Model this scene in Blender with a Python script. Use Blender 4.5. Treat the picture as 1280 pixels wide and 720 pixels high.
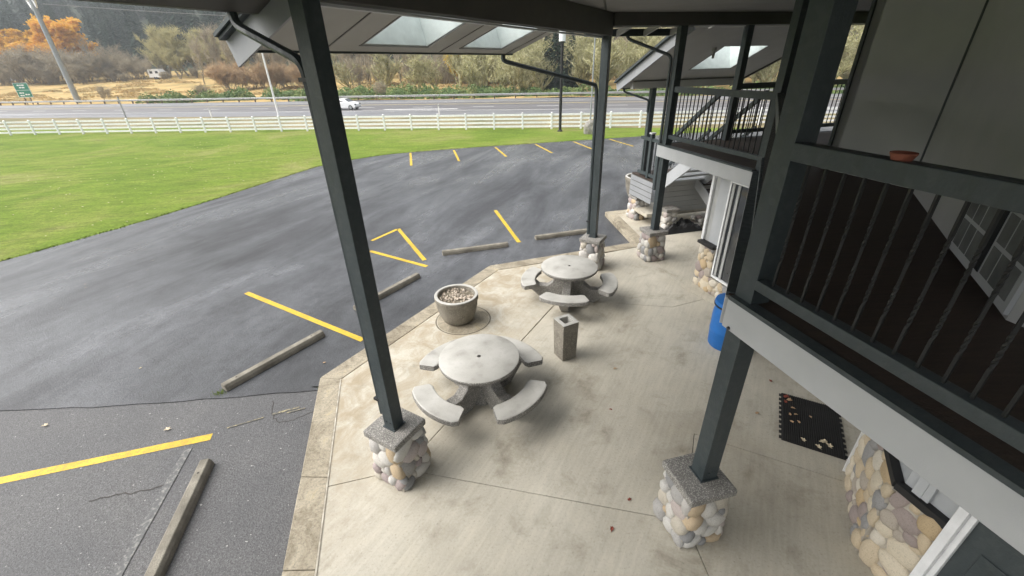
import bpy, bmesh, math, random
import numpy as np
from mathutils import Vector, Matrix, noise

for o in list(bpy.data.objects):
    bpy.data.objects.remove(o)
scene = bpy.context.scene
COL = scene.collection
R = math.radians

# ------------------------------------------------------------------ camera
CAM_Z = 4.35
cam_data = bpy.data.cameras.new('camera')
cam_data.sensor_width = 36.0
cam_data.lens = 525.0 / 1280.0 * 36.0
cam_data.clip_start = 0.05
cam_data.clip_end = 3000
cam = bpy.data.objects.new('camera', cam_data)
COL.objects.link(cam)
_d = Vector((29.0, 994.0, 525.0)).normalized()          # straight down, in lens axes (right, down, ahead)
_f = (Vector((0, 0, 1)) - _d * _d.z).normalized()
_r = _d.cross(_f)
if _r.x < 0:
    _r = -_r
_m = Matrix((_r, _f, -_d))
cam.matrix_world = Matrix.Translation((0, 0, CAM_Z)) @ Matrix((
    (_m[0][0], -_m[0][1], -_m[0][2]), (_m[1][0], -_m[1][1], -_m[1][2]), (_m[2][0], -_m[2][1], -_m[2][2]))).to_4x4()
scene.camera = cam

# ------------------------------------------------------------------ sky, sun, exposure
SUN_EL, SUN_AZ = 50.0, 188.0        # azimuth counted from +X towards +Y
world = bpy.data.worlds.new('World')
scene.world = world
world.use_nodes = True
wn, wl = world.node_tree.nodes, world.node_tree.links
wn.clear()
wo = wn.new('ShaderNodeOutputWorld')
bg = wn.new('ShaderNodeBackground')
sk = wn.new('ShaderNodeTexSky')
sk.sky_type = 'NISHITA'
sk.sun_disc = False
sk.sun_elevation = R(SUN_EL)
sk.sun_rotation = R(90 - SUN_AZ)
sk.air_density = 1.6
sk.dust_density = 6.0
hs = wn.new('ShaderNodeHueSaturation')              # closed cloud cover: nearly colourless light
hs.inputs['Saturation'].default_value = 0.22
bg.inputs['Strength'].default_value = 0.15
wl.new(sk.outputs[0], hs.inputs['Color'])
wl.new(hs.outputs[0], bg.inputs['Color'])
wl.new(bg.outputs[0], wo.inputs['Surface'])

sd = bpy.data.lights.new('sun', 'SUN')
sd.energy = 1.25
sd.angle = R(80)
sd.color = (1.0, 0.97, 0.92)
sun = bpy.data.objects.new('sun', sd)
COL.objects.link(sun)
sv = Vector((math.cos(R(SUN_EL)) * math.cos(R(SUN_AZ)), math.cos(R(SUN_EL)) * math.sin(R(SUN_AZ)), math.sin(R(SUN_EL))))
sun.rotation_euler = sv.to_track_quat('Z', 'Y').to_euler()
sun.location = (-20, 20, 40)

scene.view_settings.view_transform = 'Standard'
scene.view_settings.look = 'None'
scene.view_settings.exposure = 1.0
scene.view_settings.gamma = 1.0
scene.view_settings.use_curve_mapping = False
scene.cycles.max_bounces = 8
scene.cycles.diffuse_bounces = 5
HAZE = 0.0005

# ------------------------------------------------------------------ helpers
class MB:
    """collects faces; build() links them as one mesh object"""
    def __init__(s):
        s.v, s.f = [], []

    def add(s, vs, fs):
        k = len(s.v)
        s.v += [tuple(p) for p in vs]
        s.f += [tuple(i + k for i in f) for f in fs]
        return s

    def obox(s, c, ax, ay, az):
        """box from centre and three half-axis vectors"""
        c, ax, ay, az = Vector(c), Vector(ax), Vector(ay), Vector(az)
        vs = [c + i * ax + j * ay + k * az for k in (-1, 1) for j in (-1, 1) for i in (-1, 1)]
        return s.add(vs, [(0, 2, 3, 1), (4, 5, 7, 6), (0, 1, 5, 4), (2, 6, 7, 3), (0, 4, 6, 2), (1, 3, 7, 5)])

    def box(s, c, sx, sy, sz, rz=0):
        a, b = math.cos(rz), math.sin(rz)
        return s.obox(c, (sx / 2 * a, sx / 2 * b, 0), (-sy / 2 * b, sy / 2 * a, 0), (0, 0, sz / 2))

    def beam(s, p, q, w, h, up=(0, 0, 1)):
        """box running from p to q, w wide, h deep"""
        p, q = Vector(p), Vector(q)
        d = (q - p)
        t = d.normalized()
        side = t.cross(Vector(up)).normalized()
        u = side.cross(t)
        return s.obox((p + q) / 2, d / 2, side * w / 2, u * h / 2)

    def prism(s, poly, z0, z1):
        n = len(poly)
        ar = sum(poly[i][0] * poly[(i + 1) % n][1] - poly[(i + 1) % n][0] * poly[i][1] for i in range(n))
        if ar < 0:
            poly = poly[::-1]
        vs = [(p[0], p[1], z0) for p in poly] + [(p[0], p[1], z1) for p in poly]
        return s.add(vs, [tuple(range(n - 1, -1, -1)), tuple(range(n, 2 * n))] +
                     [(i, (i + 1) % n, n + (i + 1) % n, n + i) for i in range(n)])

    def tube(s, pts, rad, n=8, cap=True):
        pts = [Vector(p) for p in pts]
        if not hasattr(rad, '__len__'):
            rad = [rad] * len(pts)
        rings = []
        ref = None
        for i, p in enumerate(pts):
            t = (pts[min(i + 1, len(pts) - 1)] - pts[max(i - 1, 0)]).normalized()
            if ref is None:
                ref = t.orthogonal().normalized()
            ref = (ref - t * ref.dot(t)).normalized()
            b = t.cross(ref)
            rings.append([p + rad[i] * (math.cos(2 * math.pi * k / n) * ref + math.sin(2 * math.pi * k / n) * b) for k in range(n)])
        vs = [v for r in rings for v in r]
        fs = [(i * n + k, i * n + (k + 1) % n, (i + 1) * n + (k + 1) % n, (i + 1) * n + k) for i in range(len(pts) - 1) for k in range(n)]
        if cap:
            fs += [tuple(range(n - 1, -1, -1)), tuple(range((len(pts) - 1) * n, len(pts) * n))]
        return s.add(vs, fs)

    def lathe(s, prof, n=32, c=(0, 0, 0)):
        """prof: (r, z) from bottom outside upward; closes on the axis when r = 0"""
        vs = [(c[0] + r * math.cos(2 * math.pi * k / n), c[1] + r * math.sin(2 * math.pi * k / n), c[2] + z) for r, z in prof for k in range(n)]
        fs = [(i * n + k, i * n + (k + 1) % n, (i + 1) * n + (k + 1) % n, (i + 1) * n + k) for i in range(len(prof) - 1) for k in range(n)]
        return s.add(vs, fs)

    def mesh(s, name, mat, smooth=False):
        me = bpy.data.meshes.new(name)
        me.from_pydata(s.v, [], s.f)
        me.materials.append(mat)
        if smooth:
            for p in me.polygons:
                p.use_smooth = True
        me.validate()
        me.update()
        if smooth:
            me.set_sharp_from_angle(angle=R(38))
        return me

    def build(s, name, mat, parent=None, smooth=False, bevel=0.0, world=True, autosmooth=False):
        if parent is not None and world:
            inv = ROOTM.get(parent.name, Matrix()).inverted()
            s.v = [tuple(inv @ Vector(p)) for p in s.v]
        o = bpy.data.objects.new(name, s.mesh(name, mat, smooth or autosmooth))
        COL.objects.link(o)
        if parent is not None:
            o.parent = parent
            ROOTM[o.name] = ROOTM.get(parent.name, Matrix())
        if bevel:
            b = o.modifiers.new('bevel', 'BEVEL')
            b.width = bevel
            b.segments = 2
            b.limit_method = 'ANGLE'
        return o

ROOTM = {}

def tag(o, label, cat, group=None):
    o['label'] = label
    o['category'] = cat
    if group:
        o['group'] = group
    return o

def structure(o, label=None):
    o['kind'] = 'structure'
    if label:
        o['label'] = label
    return o

def thing(name, loc=(0, 0, 0), rz=0.0, label=None, cat=None, group=None):
    o = bpy.data.objects.new(name, None)
    o.empty_display_size = 0.2
    COL.objects.link(o)
    o.location = loc
    o.rotation_euler = (0, 0, rz)
    ROOTM[o.name] = Matrix.Translation(loc) @ Matrix.Rotation(rz, 4, 'Z')
    if label:
        tag(o, label, cat, group)
    return o

def inst(me, name, parent, mat4):
    """a piece that shares its mesh; mat4 is local to the parent"""
    o = bpy.data.objects.new(name, me)
    COL.objects.link(o)
    o.parent = parent
    o.matrix_basis = mat4
    return o

def copy_tree(src, loc=None, rz=None, parent=None):
    c = src.copy()
    COL.objects.link(c)
    if parent is not None:
        c.parent = parent
    if loc is not None:
        c.location = loc
    if rz is not None:
        c.rotation_euler = (0, 0, rz)
    for ch in src.children:
        copy_tree(ch, parent=c)
    return c

# ------------------------------------------------------------------ materials
def hexa(c):
    if isinstance(c, (tuple, list)):
        return tuple(c[:3]) + (1,)
    return (c, c, c, 1)

def M(name, cols, scale=4.0, detail=6.0, rough=0.7, rough2=None, bump=0.0, bscale=60.0, spec=0.5, stretch=None,
      fine=None, fscale=180.0, famt=0.35, rand=None, metallic=0.0, world=False, distort=0.0):
    """cols: list of colours spread over a noise ramp; fine: second colour speckled in; rand: per-object random brightness"""
    m = bpy.data.materials.new(name)
    m.use_nodes = True
    nt = m.node_tree
    N, L = nt.nodes, nt.links
    b = N['Principled BSDF']
    tc = N.new('ShaderNodeTexCoord')
    if world:
        src = N.new('ShaderNodeNewGeometry').outputs['Position']
    else:
        src = tc.outputs['Object']
    mp = N.new('ShaderNodeMapping')
    L.new(src, mp.inputs['Vector'])
    if stretch:
        mp.inputs['Scale'].default_value = stretch[:3]
        if len(stretch) > 3:
            mp.inputs['Rotation'].default_value = (0, 0, stretch[3])
    nz = N.new('ShaderNodeTexNoise')
    nz.inputs['Scale'].default_value = scale
    nz.inputs['Detail'].default_value = detail
    nz.inputs['Distortion'].default_value = distort
    L.new(mp.outputs[0], nz.inputs['Vector'])
    rp = N.new('ShaderNodeValToRGB')
    e = rp.color_ramp.elements
    n = len(cols)
    e[0].position, e[0].color = 0.28, hexa(cols[0])
    e[1].position, e[1].color = 0.72, hexa(cols[-1])
    for i in range(1, n - 1):
        x = e.new(0.28 + 0.44 * i / (n - 1))
        x.color = hexa(cols[i])
    L.new(nz.outputs['Fac'], rp.inputs['Fac'])
    col = rp.outputs['Color']
    if fine is not None:
        n2 = N.new('ShaderNodeTexNoise')
        n2.inputs['Scale'].default_value = fscale
        n2.inputs['Detail'].default_value = 3
        L.new(src, n2.inputs['Vector'])
        r2 = N.new('ShaderNodeValToRGB')
        r2.color_ramp.elements[0].position = 0.5
        r2.color_ramp.elements[1].position = 0.64
        r2.color_ramp.elements[1].color = (famt, famt, famt, 1)
        L.new(n2.outputs['Fac'], r2.inputs['Fac'])
        mx = N.new('ShaderNodeMix')
        mx.data_type = 'RGBA'
        L.new(r2.outputs['Color'], mx.inputs['Factor'])
        L.new(col, mx.inputs['A'])
        mx.inputs['B'].default_value = hexa(fine)
        col = mx.outputs['Result']
    if rand:
        oi = N.new('ShaderNodeObjectInfo')
        mr = N.new('ShaderNodeMapRange')
        mr.inputs['To Min'].default_value = 1 - rand
        mr.inputs['To Max'].default_value = 1 + rand
        L.new(oi.outputs['Random'], mr.inputs['Value'])
        h = N.new('ShaderNodeHueSaturation')
        L.new(mr.outputs[0], h.inputs['Value'])
        L.new(col, h.inputs['Color'])
        col = h.outputs['Color']
    L.new(col, b.inputs['Base Color'])
    b.inputs['Specular IOR Level'].default_value = spec
    b.inputs['Metallic'].default_value = metallic
    if rough2 is not None:
        mr = N.new('ShaderNodeMapRange')
        mr.inputs['From Min'].default_value = 0.35
        mr.inputs['From Max'].default_value = 0.65
        mr.inputs['To Min'].default_value = rough
        mr.inputs['To Max'].default_value = rough2
        L.new(nz.outputs['Fac'], mr.inputs['Value'])
        L.new(mr.outputs[0], b.inputs['Roughness'])
    else:
        b.inputs['Roughness'].default_value = rough
    if bump:
        n3 = N.new('ShaderNodeTexNoise')
        n3.inputs['Scale'].default_value = bscale
        n3.inputs['Detail'].default_value = 4
        L.new(src, n3.inputs['Vector'])
        bp = N.new('ShaderNodeBump')
        bp.inputs['Strength'].default_value = bump
        bp.inputs['Distance'].default_value = 0.02
        L.new(n3.outputs['Fac'], bp.inputs['Height'])
        L.new(bp.outputs[0], b.inputs['Normal'])
    return m

def stone_mat(name, palette):
    """river stone: colour chosen per stone, mottled"""
    m = M(name, [0.6, 1.0, 0.75], scale=9, detail=8, rough=0.75, bump=0.4, bscale=38)
    nt = m.node_tree
    N, L = nt.nodes, nt.links
    b = N['Principled BSDF']
    old = b.inputs['Base Color'].links[0].from_socket
    oi = N.new('ShaderNodeObjectInfo')
    rp = N.new('ShaderNodeValToRGB')
    rp.color_ramp.interpolation = 'CONSTANT'
    e = rp.color_ramp.elements
    n = len(palette)
    e[0].position, e[0].color = 0, hexa(palette[0])
    e[1].position, e[1].color = 1 / n, hexa(palette[1])
    for i in range(2, n):
        x = e.new(i / n)
        x.color = hexa(palette[i])
    L.new(oi.outputs['Random'], rp.inputs['Fac'])
    mx = N.new('ShaderNodeMix')
    mx.data_type = 'RGBA'
    mx.blend_type = 'MULTIPLY'
    mx.inputs['Factor'].default_value = 0.9
    L.new(rp.outputs['Color'], mx.inputs['A'])
    L.new(old, mx.inputs['B'])
    L.new(mx.outputs['Result'], b.inputs['Base Color'])
    return m

def plain(name, c, rough=0.5, spec=0.5, metallic=0.0):
    return M(name, [tuple(x * 0.88 for x in hexa(c)[:3]), tuple(x * 1.08 for x in hexa(c)[:3])], scale=7, rough=rough, spec=spec, metallic=metallic)

def leafy(name, cols, trans=0.3, rough=0.7, scale=0.7):
    m = M(name, cols, scale=scale, detail=5, rough=rough, spec=0.2, rand=0.18)
    nt = m.node_tree
    N, L = nt.nodes, nt.links
    b = N['Principled BSDF']
    c = b.inputs['Base Color'].links[0].from_socket
    t = N.new('ShaderNodeBsdfTranslucent')
    L.new(c, t.inputs['Color'])
    mx = N.new('ShaderNodeMixShader')
    mx.inputs[0].default_value = trans
    L.new(b.outputs[0], mx.inputs[1])
    L.new(t.outputs[0], mx.inputs[2])
    L.new(mx.outputs[0], N['Material Output'].inputs['Surface'])
    return m

MAT = {}
# wet new asphalt: long damp streaks show as smoother, shinier bands
MAT['road'] = M('road', [(0.085, 0.08, 0.084), (0.12, 0.115, 0.12)], scale=0.12, detail=5, rough=0.4, rough2=0.6, stretch=(0.2, 3.0, 1, R(12.5)), world=True)
MAT['shoulder'] = M('shoulder', [(0.13, 0.13, 0.14), (0.18, 0.18, 0.195)], scale=0.12, detail=5, rough=0.28, rough2=0.45, stretch=(0.2, 3.0, 1, R(12.5)), world=True)

class NT:
    """small wrapper for hand built materials on world position"""
    def __init__(s, name):
        s.m = bpy.data.materials.new(name)
        s.m.use_nodes = True
        s.N, s.L = s.m.node_tree.nodes, s.m.node_tree.links
        s.b = s.N['Principled BSDF']
        s.pos = s.N.new('ShaderNodeNewGeometry').outputs['Position']
    def vec(s, scale, rz=0.0):
        mp = s.N.new('ShaderNodeMapping')
        mp.vector_type = 'TEXTURE'
        mp.inputs['Rotation'].default_value = (0, 0, rz)
        mp.inputs['Scale'].default_value = [1 / x for x in scale]
        s.L.new(s.pos, mp.inputs['Vector'])
        return mp.outputs[0]
    def noise(s, scale, detail=6, vec=None, distort=0.0, rough=0.55):
        n = s.N.new('ShaderNodeTexNoise')
        n.inputs['Scale'].default_value = scale
        n.inputs['Detail'].default_value = detail
        n.inputs['Distortion'].default_value = distort
        n.inputs['Roughness'].default_value = rough
        s.L.new(vec or s.pos, n.inputs['Vector'])
        return n.outputs['Fac']
    def ramp(s, fac, stops):
        r = s.N.new('ShaderNodeValToRGB')
        e = r.color_ramp.elements
        e[0].position, e[0].color = stops[0][0], hexa(stops[0][1])
        e[1].position, e[1].color = stops[-1][0], hexa(stops[-1][1])
        for p, c in stops[1:-1]:
            x = e.new(p)
            x.color = hexa(c)
        s.L.new(fac, r.inputs['Fac'])
        return r.outputs['Color']
    def mix(s, a, b, fac=1.0, mode='MULTIPLY'):
        x = s.N.new('ShaderNodeMix')
        x.data_type = 'RGBA'
        x.blend_type = mode
        for k, v in (('A', a), ('B', b), ('Factor', fac)):
            if isinstance(v, (float, int)) and k == 'Factor':
                x.inputs[k].default_value = v
            elif isinstance(v, (tuple, float, int)):
                x.inputs[k].default_value = hexa(v)
            else:
                s.L.new(v, x.inputs[k])
        return x.outputs['Result']
    def rng(s, v, a, b, c, d):
        x = s.N.new('ShaderNodeMapRange')
        for k, q_ in (('From Min', a), ('From Max', b), ('To Min', c), ('To Max', d)):
            x.inputs[k].default_value = q_
        s.L.new(v, x.inputs['Value'])
        return x.outputs[0]
    def bump(s, fac, strength, dist=0.02):
        x = s.N.new('ShaderNodeBump')
        x.inputs['Strength'].default_value = strength
        x.inputs['Distance'].default_value = dist
        s.L.new(fac, x.inputs['Height'])
        s.L.new(x.outputs[0], s.b.inputs['Normal'])
    def done(s, col, rough):
        s.L.new(col, s.b.inputs['Base Color'])
        if isinstance(rough, float):
            s.b.inputs['Roughness'].default_value = rough
        else:
            s.L.new(rough, s.b.inputs['Roughness'])
        return s.m
# new asphalt: rolled in long passes, damp streaks, their sheen painted in as paler colour
t = NT('asphalt')
st_v = t.vec((0.26, 1.0, 1), R(70))
damp_sheen = t.noise(0.60, 9, st_v, 0.5, 0.60)
blot = t.noise(0.13, 6, None, 0.4, 0.6)
mid = t.noise(3.6, 9, None, 0.2, 0.8)
grit = t.noise(70, 3, None, 0, 0.7)
c = t.ramp(damp_sheen, [(0.28, (0.028, 0.029, 0.033)), (0.42, (0.046, 0.048, 0.053)), (0.55, (0.072, 0.075, 0.082)), (0.70, (0.125, 0.129, 0.139))])
c = t.mix(c, t.ramp(blot, [(0.36, 0.52), (0.47, 0.95), (0.66, 1.2)]))
c = t.mix(c, t.ramp(mid, [(0.33, 0.62), (0.5, 1.0), (0.67, 1.3)]))
c = t.mix(c, t.ramp(grit, [(0.36, 0.45), (0.52, 1.0), (0.68, 2.0)]))
t.bump(t.noise(24, 7, None, 0, 0.8), 0.45, 0.03)
MAT['asphalt'] = t.done(c, t.rng(damp_sheen, 0.34, 0.62, 0.60, 0.22))
# old asphalt: worn, stones showing
t = NT('asphalt_old')
big = t.noise(0.5, 8, None, 0.8, 0.65)
peb = t.noise(66, 3, None, 0, 0.7)
c = t.ramp(big, [(0.30, (0.055, 0.055, 0.058)), (0.5, (0.082, 0.081, 0.083)), (0.70, (0.115, 0.113, 0.112))])
c = t.mix(c, t.ramp(peb, [(0.34, 0.55), (0.50, 0.95), (0.64, 1.35), (0.76, 2.4)]))
c = t.mix(c, t.ramp(t.noise(130, 2), [(0.4, 0.75), (0.6, 1.25)]))
c = t.mix(c, (0.42, 0.41, 0.39), t.ramp(t.noise(26, 2, None, 0, 0.3), [(0.745, 0.0), (0.78, 0.8)]), 'MIX')
t.bump(peb, 0.6)
MAT['asphalt_old'] = t.done(c, t.rng(big, 0.35, 0.65, 0.45, 0.7))
# patio concrete: trowelled, stained, browner and rougher towards the kerb
t = NT('concrete')
big = t.noise(0.42, 10, None, 0.25, 0.6)
st = t.noise(1.5, 12, None, 0.3, 0.7)
brush = t.noise(3.2, 6, t.vec((0.5, 6, 1), R(58.5)), 0.3)
c = t.ramp(big, [(0.30, (0.32, 0.292, 0.235)), (0.45, (0.41, 0.382, 0.318)), (0.58, (0.46, 0.430, 0.362)), (0.72, (0.52, 0.49, 0.415))])
c = t.mix(c, t.ramp(st, [(0.28, (0.56, 0.54, 0.50)), (0.39, (0.85, 0.84, 0.815)), (0.48, 1.0), (0.70, (1.06, 1.05, 1.02))]))
c = t.mix(c, t.ramp(brush, [(0.3, 0.90), (0.7, 1.06)]))
c = t.mix(c, t.ramp(t.noise(38, 4, None, 0, 0.7), [(0.28, 0.62), (0.40, 0.97), (0.62, 1.04)]))
dp = t.N.new('ShaderNodeVectorMath')
dp.operation = 'DOT_PRODUCT'
dp.inputs[1].default_value = (-0.8526, 0.5225, 0)
t.L.new(t.pos, dp.inputs[0])
edge = t.rng(dp.outputs['Value'], 2.6, 4.3, 0.0, 1.0)
dirt = t.ramp(t.noise(2.4, 12, None, 0.8, 0.72), [(0.38, 0.0), (0.60, 1.0)])
c = t.mix(c, (0.27, 0.215, 0.135), t.mix(t.mix(edge, dirt), 0.8), 'MIX')
t.bump(t.noise(70, 5, None, 0, 0.7), 0.16)
MAT['concrete'] = t.done(c, t.rng(st, 0.35, 0.65, 0.8, 0.55))
t = NT('kerb')
st = t.noise(2.0, 12, None, 1.0, 0.7)
c = t.ramp(st, [(0.30, (0.12, 0.098, 0.066)), (0.45, (0.24, 0.208, 0.152)), (0.57, (0.33, 0.292, 0.222)), (0.70, (0.38, 0.31, 0.185))])
c = t.mix(c, t.ramp(t.noise(34, 4, None, 0, 0.75), [(0.30, 0.5), (0.45, 0.95), (0.65, 1.12)]))
t.bump(t.noise(55, 5, None, 0, 0.7), 0.4)
MAT['kerb'] = t.done(c, 0.85)
t = NT('grass')
big = t.noise(0.16, 12, None, 0.8, 0.62)
c = t.ramp(big, [(0.30, (0.088, 0.140, 0.014)), (0.45, (0.122, 0.178, 0.021)), (0.56, (0.158, 0.195, 0.036)), (0.70, (0.225, 0.212, 0.085))])
c = t.mix(c, t.ramp(t.noise(1.1, 10, t.vec((0.6, 2.2, 1), R(10)), 0.4, 0.7), [(0.32, 0.68), (0.5, 1.0), (0.68, 1.2)]))
c = t.mix(c, t.ramp(t.noise(6, 8, None, 0, 0.8), [(0.32, 0.62), (0.5, 1.0), (0.68, 1.3)]))
c = t.mix(c, t.ramp(t.noise(30, 5, None, 0, 0.8), [(0.30, 0.45), (0.5, 1.0), (0.70, 1.5)]))
t.bump(t.noise(20, 6, None, 0, 0.8), 0.7, 0.05)
t.b.inputs['Specular IOR Level'].default_value = 0.15
MAT['grass'] = t.done(c, 0.9)
MAT['wornlight'] = M('wornlight', [(0.20, 0.18, 0.14), (0.36, 0.33, 0.27), (0.55, 0.52, 0.45)], scale=9, detail=9, rough=0.9, world=True)
MAT['bed'] = plain('bed', (0.05, 0.045, 0.04), 0.9)
MAT['wheelstop'] = M('wheelstop', [(0.10, 0.09, 0.072), (0.185, 0.168, 0.135), (0.25, 0.23, 0.188)], scale=5, detail=11, rough=0.85, bump=0.3, bscale=70, fine=(0.13, 0.12, 0.10), fscale=60, famt=0.5)
MAT['yellow'] = M('yellow', [(0.42, 0.27, 0.008), (0.52, 0.345, 0.012), (0.56, 0.39, 0.02)], scale=3, detail=9, rough=0.55, bump=0.3, bscale=70, world=True, fine=(0.20, 0.15, 0.05), fscale=38, famt=0.5)
MAT['faded'] = M('faded', [(0.07, 0.07, 0.072), (0.10, 0.10, 0.10), (0.26, 0.255, 0.235)], scale=22, detail=9, rough=0.7, world=True, fine=(0.07, 0.07, 0.07), fscale=60, famt=0.8)
MAT['fadedyellow'] = M('fadedyellow', [(0.08, 0.078, 0.074), (0.12, 0.11, 0.085), (0.38, 0.33, 0.19)], scale=26, detail=9, rough=0.7, world=True)
MAT['whiteline'] = plain('whiteline', (0.7, 0.7, 0.68), 0.5)
MAT['roadyellow'] = plain('roadyellow', (0.62, 0.5, 0.2), 0.5)
MAT['verge'] = M('verge', [(0.10, 0.11, 0.05), (0.19, 0.16, 0.09), (0.26, 0.22, 0.12)], scale=0.25, detail=10, rough=0.9, bump=1.0, bscale=6, world=True, spec=0.2)
MAT['field'] = M('field', [(0.20, 0.16, 0.065), (0.40, 0.28, 0.12), (0.50, 0.34, 0.155)], scale=0.11, detail=10, rough=0.9, bump=1.0, bscale=2.5, world=True, spec=0.1,
                 fine=(0.16, 0.16, 0.06), fscale=0.5, famt=0.6)
MAT['hill'] = M('hill', [(0.025, 0.035, 0.022), (0.04, 0.05, 0.032)], scale=0.05, detail=8, rough=0.9, world=True, spec=0.1)
MAT['post'] = M('post', [(0.024, 0.033, 0.036), (0.034, 0.045, 0.049), (0.043, 0.054, 0.058)], scale=5, detail=9, rough=0.38, rough2=0.6, stretch=(3, 3, 0.35), bump=0.14, bscale=60, fine=(0.075, 0.085, 0.085), fscale=16, famt=0.25)
MAT['beam'] = M('beam', [(0.050, 0.049, 0.045), (0.066, 0.064, 0.058)], scale=3, rough=0.6, bump=0.05, bscale=120)
MAT['soffit'] = M('soffit', [(0.33, 0.325, 0.305), (0.37, 0.365, 0.345)], scale=2.5, rough=0.7, bump=0.04, bscale=160)
MAT['ceiling'] = M('ceiling', [(0.18, 0.177, 0.167), (0.215, 0.211, 0.20)], scale=2.0, rough=0.75, bump=0.04, bscale=160)
MAT['fascia'] = M('fascia', [(0.38, 0.39, 0.40), (0.43, 0.44, 0.45)], scale=3.5, detail=8, rough=0.5, bump=0.05, bscale=130)
MAT['barge'] = M('barge', [(0.22, 0.228, 0.24), (0.26, 0.268, 0.28)], scale=3, rough=0.55)
MAT['trimwhite'] = plain('trimwhite', (0.72, 0.73, 0.74), 0.45)
MAT['siding'] = M('siding', [(0.34, 0.346, 0.342), (0.395, 0.40, 0.395)], scale=2.0, rough=0.6, bump=0.05, bscale=100)
MAT['sidinglight'] = M('sidinglight', [(0.36, 0.375, 0.39), (0.42, 0.435, 0.45)], scale=3, rough=0.6)
MAT['deck'] = M('deck', [(0.026, 0.017, 0.013), (0.045, 0.028, 0.02)], scale=3, detail=8, rough=0.75, bump=0.2, bscale=50, stretch=(1, 12, 1, R(-14)), world=True)
MAT['iron'] = plain('iron', (0.006, 0.0065, 0.007), 0.6)
MAT['glass'] = plain('glass', (0.03, 0.035, 0.04), 0.06, 0.8)
MAT['paneglass'] = M('paneglass', [(0.12, 0.13, 0.13), (0.22, 0.23, 0.23)], scale=4, rough=0.15)
MAT['black'] = plain('black', (0.012, 0.012, 0.013), 0.55)
MAT['rubber'] = M('rubber', [(0.012, 0.012, 0.012), (0.025, 0.024, 0.023)], scale=6, rough=0.8)
MAT['aggregate'] = M('aggregate', [(0.13, 0.125, 0.115), (0.21, 0.20, 0.185)], scale=8, detail=6, rough=0.75, bump=0.5, bscale=120, fine=(0.48, 0.46, 0.42), fscale=85, famt=0.8)
MAT['aggdark'] = M('aggdark', [(0.14, 0.125, 0.10), (0.24, 0.22, 0.18)], scale=6, detail=8, rough=0.85, bump=0.6, bscale=90, fine=(0.36, 0.33, 0.28), fscale=60, famt=0.7)
MAT['seat'] = M('seat', [(0.26, 0.25, 0.225), (0.385, 0.375, 0.345), (0.43, 0.42, 0.39), (0.47, 0.46, 0.43)], scale=3.5, detail=11, rough=0.6, bump=0.06, bscale=110, fine=(0.30, 0.29, 0.26), fscale=14, famt=0.3)
MAT['mortar'] = M('mortar', [(0.20, 0.19, 0.17), (0.30, 0.285, 0.26)], scale=8, rough=0.9, bump=0.5, bscale=70)
MAT['mortarlight'] = M('mortarlight', [(0.33, 0.30, 0.25), (0.42, 0.385, 0.33)], scale=8, rough=0.9, bump=0.4, bscale=70)
MAT['stone'] = stone_mat('stone', [(0.54, 0.52, 0.48), (0.47, 0.43, 0.36), (0.36, 0.35, 0.335), (0.60, 0.58, 0.54), (0.46, 0.36, 0.24), (0.34, 0.285, 0.275), (0.55, 0.525, 0.48), (0.25, 0.25, 0.25), (0.46, 0.44, 0.415), (0.43, 0.375, 0.35), (0.52, 0.505, 0.475)])
MAT['stonetan'] = stone_mat('stonetan', [(0.56, 0.46, 0.32), (0.50, 0.38, 0.23), (0.42, 0.37, 0.31), (0.60, 0.53, 0.41), (0.33, 0.275, 0.255), (0.55, 0.46, 0.33), (0.30, 0.295, 0.29), (0.62, 0.57, 0.48)])
MAT['barrel'] = plain('barrel', (0.012, 0.13, 0.42), 0.4)
MAT['terracotta'] = plain('terracotta', (0.20, 0.06, 0.035), 0.75)
MAT['litter'] = M('litter', [(0.22, 0.17, 0.12), (0.42, 0.35, 0.28), (0.56, 0.52, 0.46)], scale=30, detail=6, rough=0.9, bump=1.0, bscale=40)
MAT['soil'] = M('soil', [(0.10, 0.085, 0.06), (0.20, 0.175, 0.13)], scale=9, rough=0.95, bump=0.8, bscale=40)
MAT['leaftan'] = plain('leaftan', (0.42, 0.28, 0.16), 0.7)
MAT['leafred'] = plain('leafred', (0.22, 0.05, 0.03), 0.7)
MAT['leafpale'] = plain('leafpale', (0.55, 0.47, 0.33), 0.7)
MAT['vinyl'] = plain('vinyl', (0.78, 0.79, 0.80), 0.4)
MAT['steel'] = plain('steel', (0.33, 0.35, 0.36), 0.45, metallic=0.6)
MAT['galv'] = plain('galv', (0.30, 0.31, 0.31), 0.5, metallic=0.4)
MAT['timber'] = plain('timber', (0.09, 0.07, 0.05), 0.85)
MAT['signgreen'] = plain('signgreen', (0.0, 0.16, 0.09), 0.45)
MAT['carwhite'] = plain('carwhite', (0.72, 0.73, 0.74), 0.2)
MAT['tyre'] = plain('tyre', (0.015, 0.015, 0.016), 0.8)
MAT['frost'] = plain('frost', (0.75, 0.78, 0.80), 0.4)
m = bpy.data.materials.new('skylight_pane')        # frosted acrylic over the shaft
m.use_nodes = True
N, L = m.node_tree.nodes, m.node_tree.links
t1, t2, mx = N.new('ShaderNodeBsdfTranslucent'), N.new('ShaderNodeBsdfTransparent'), N.new('ShaderNodeMixShader')
t1.inputs['Color'].default_value = (0.85, 0.9, 0.9, 1)
t2.inputs['Color'].default_value = (0.9, 0.95, 0.95, 1)
mx.inputs[0].default_value = 0.72
L.new(t1.outputs[0], mx.inputs[1]); L.new(t2.outputs[0], mx.inputs[2]); L.new(mx.outputs[0], N['Material Output'].inputs['Surface'])
MAT['skypane'] = m
MAT['shaft'] = plain('shaft', (0.66, 0.70, 0.69), 0.6)
MAT['barkgrey'] = leafy('barkgrey', [(0.16, 0.14, 0.11), (0.28, 0.25, 0.20)], 0.0)
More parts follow.
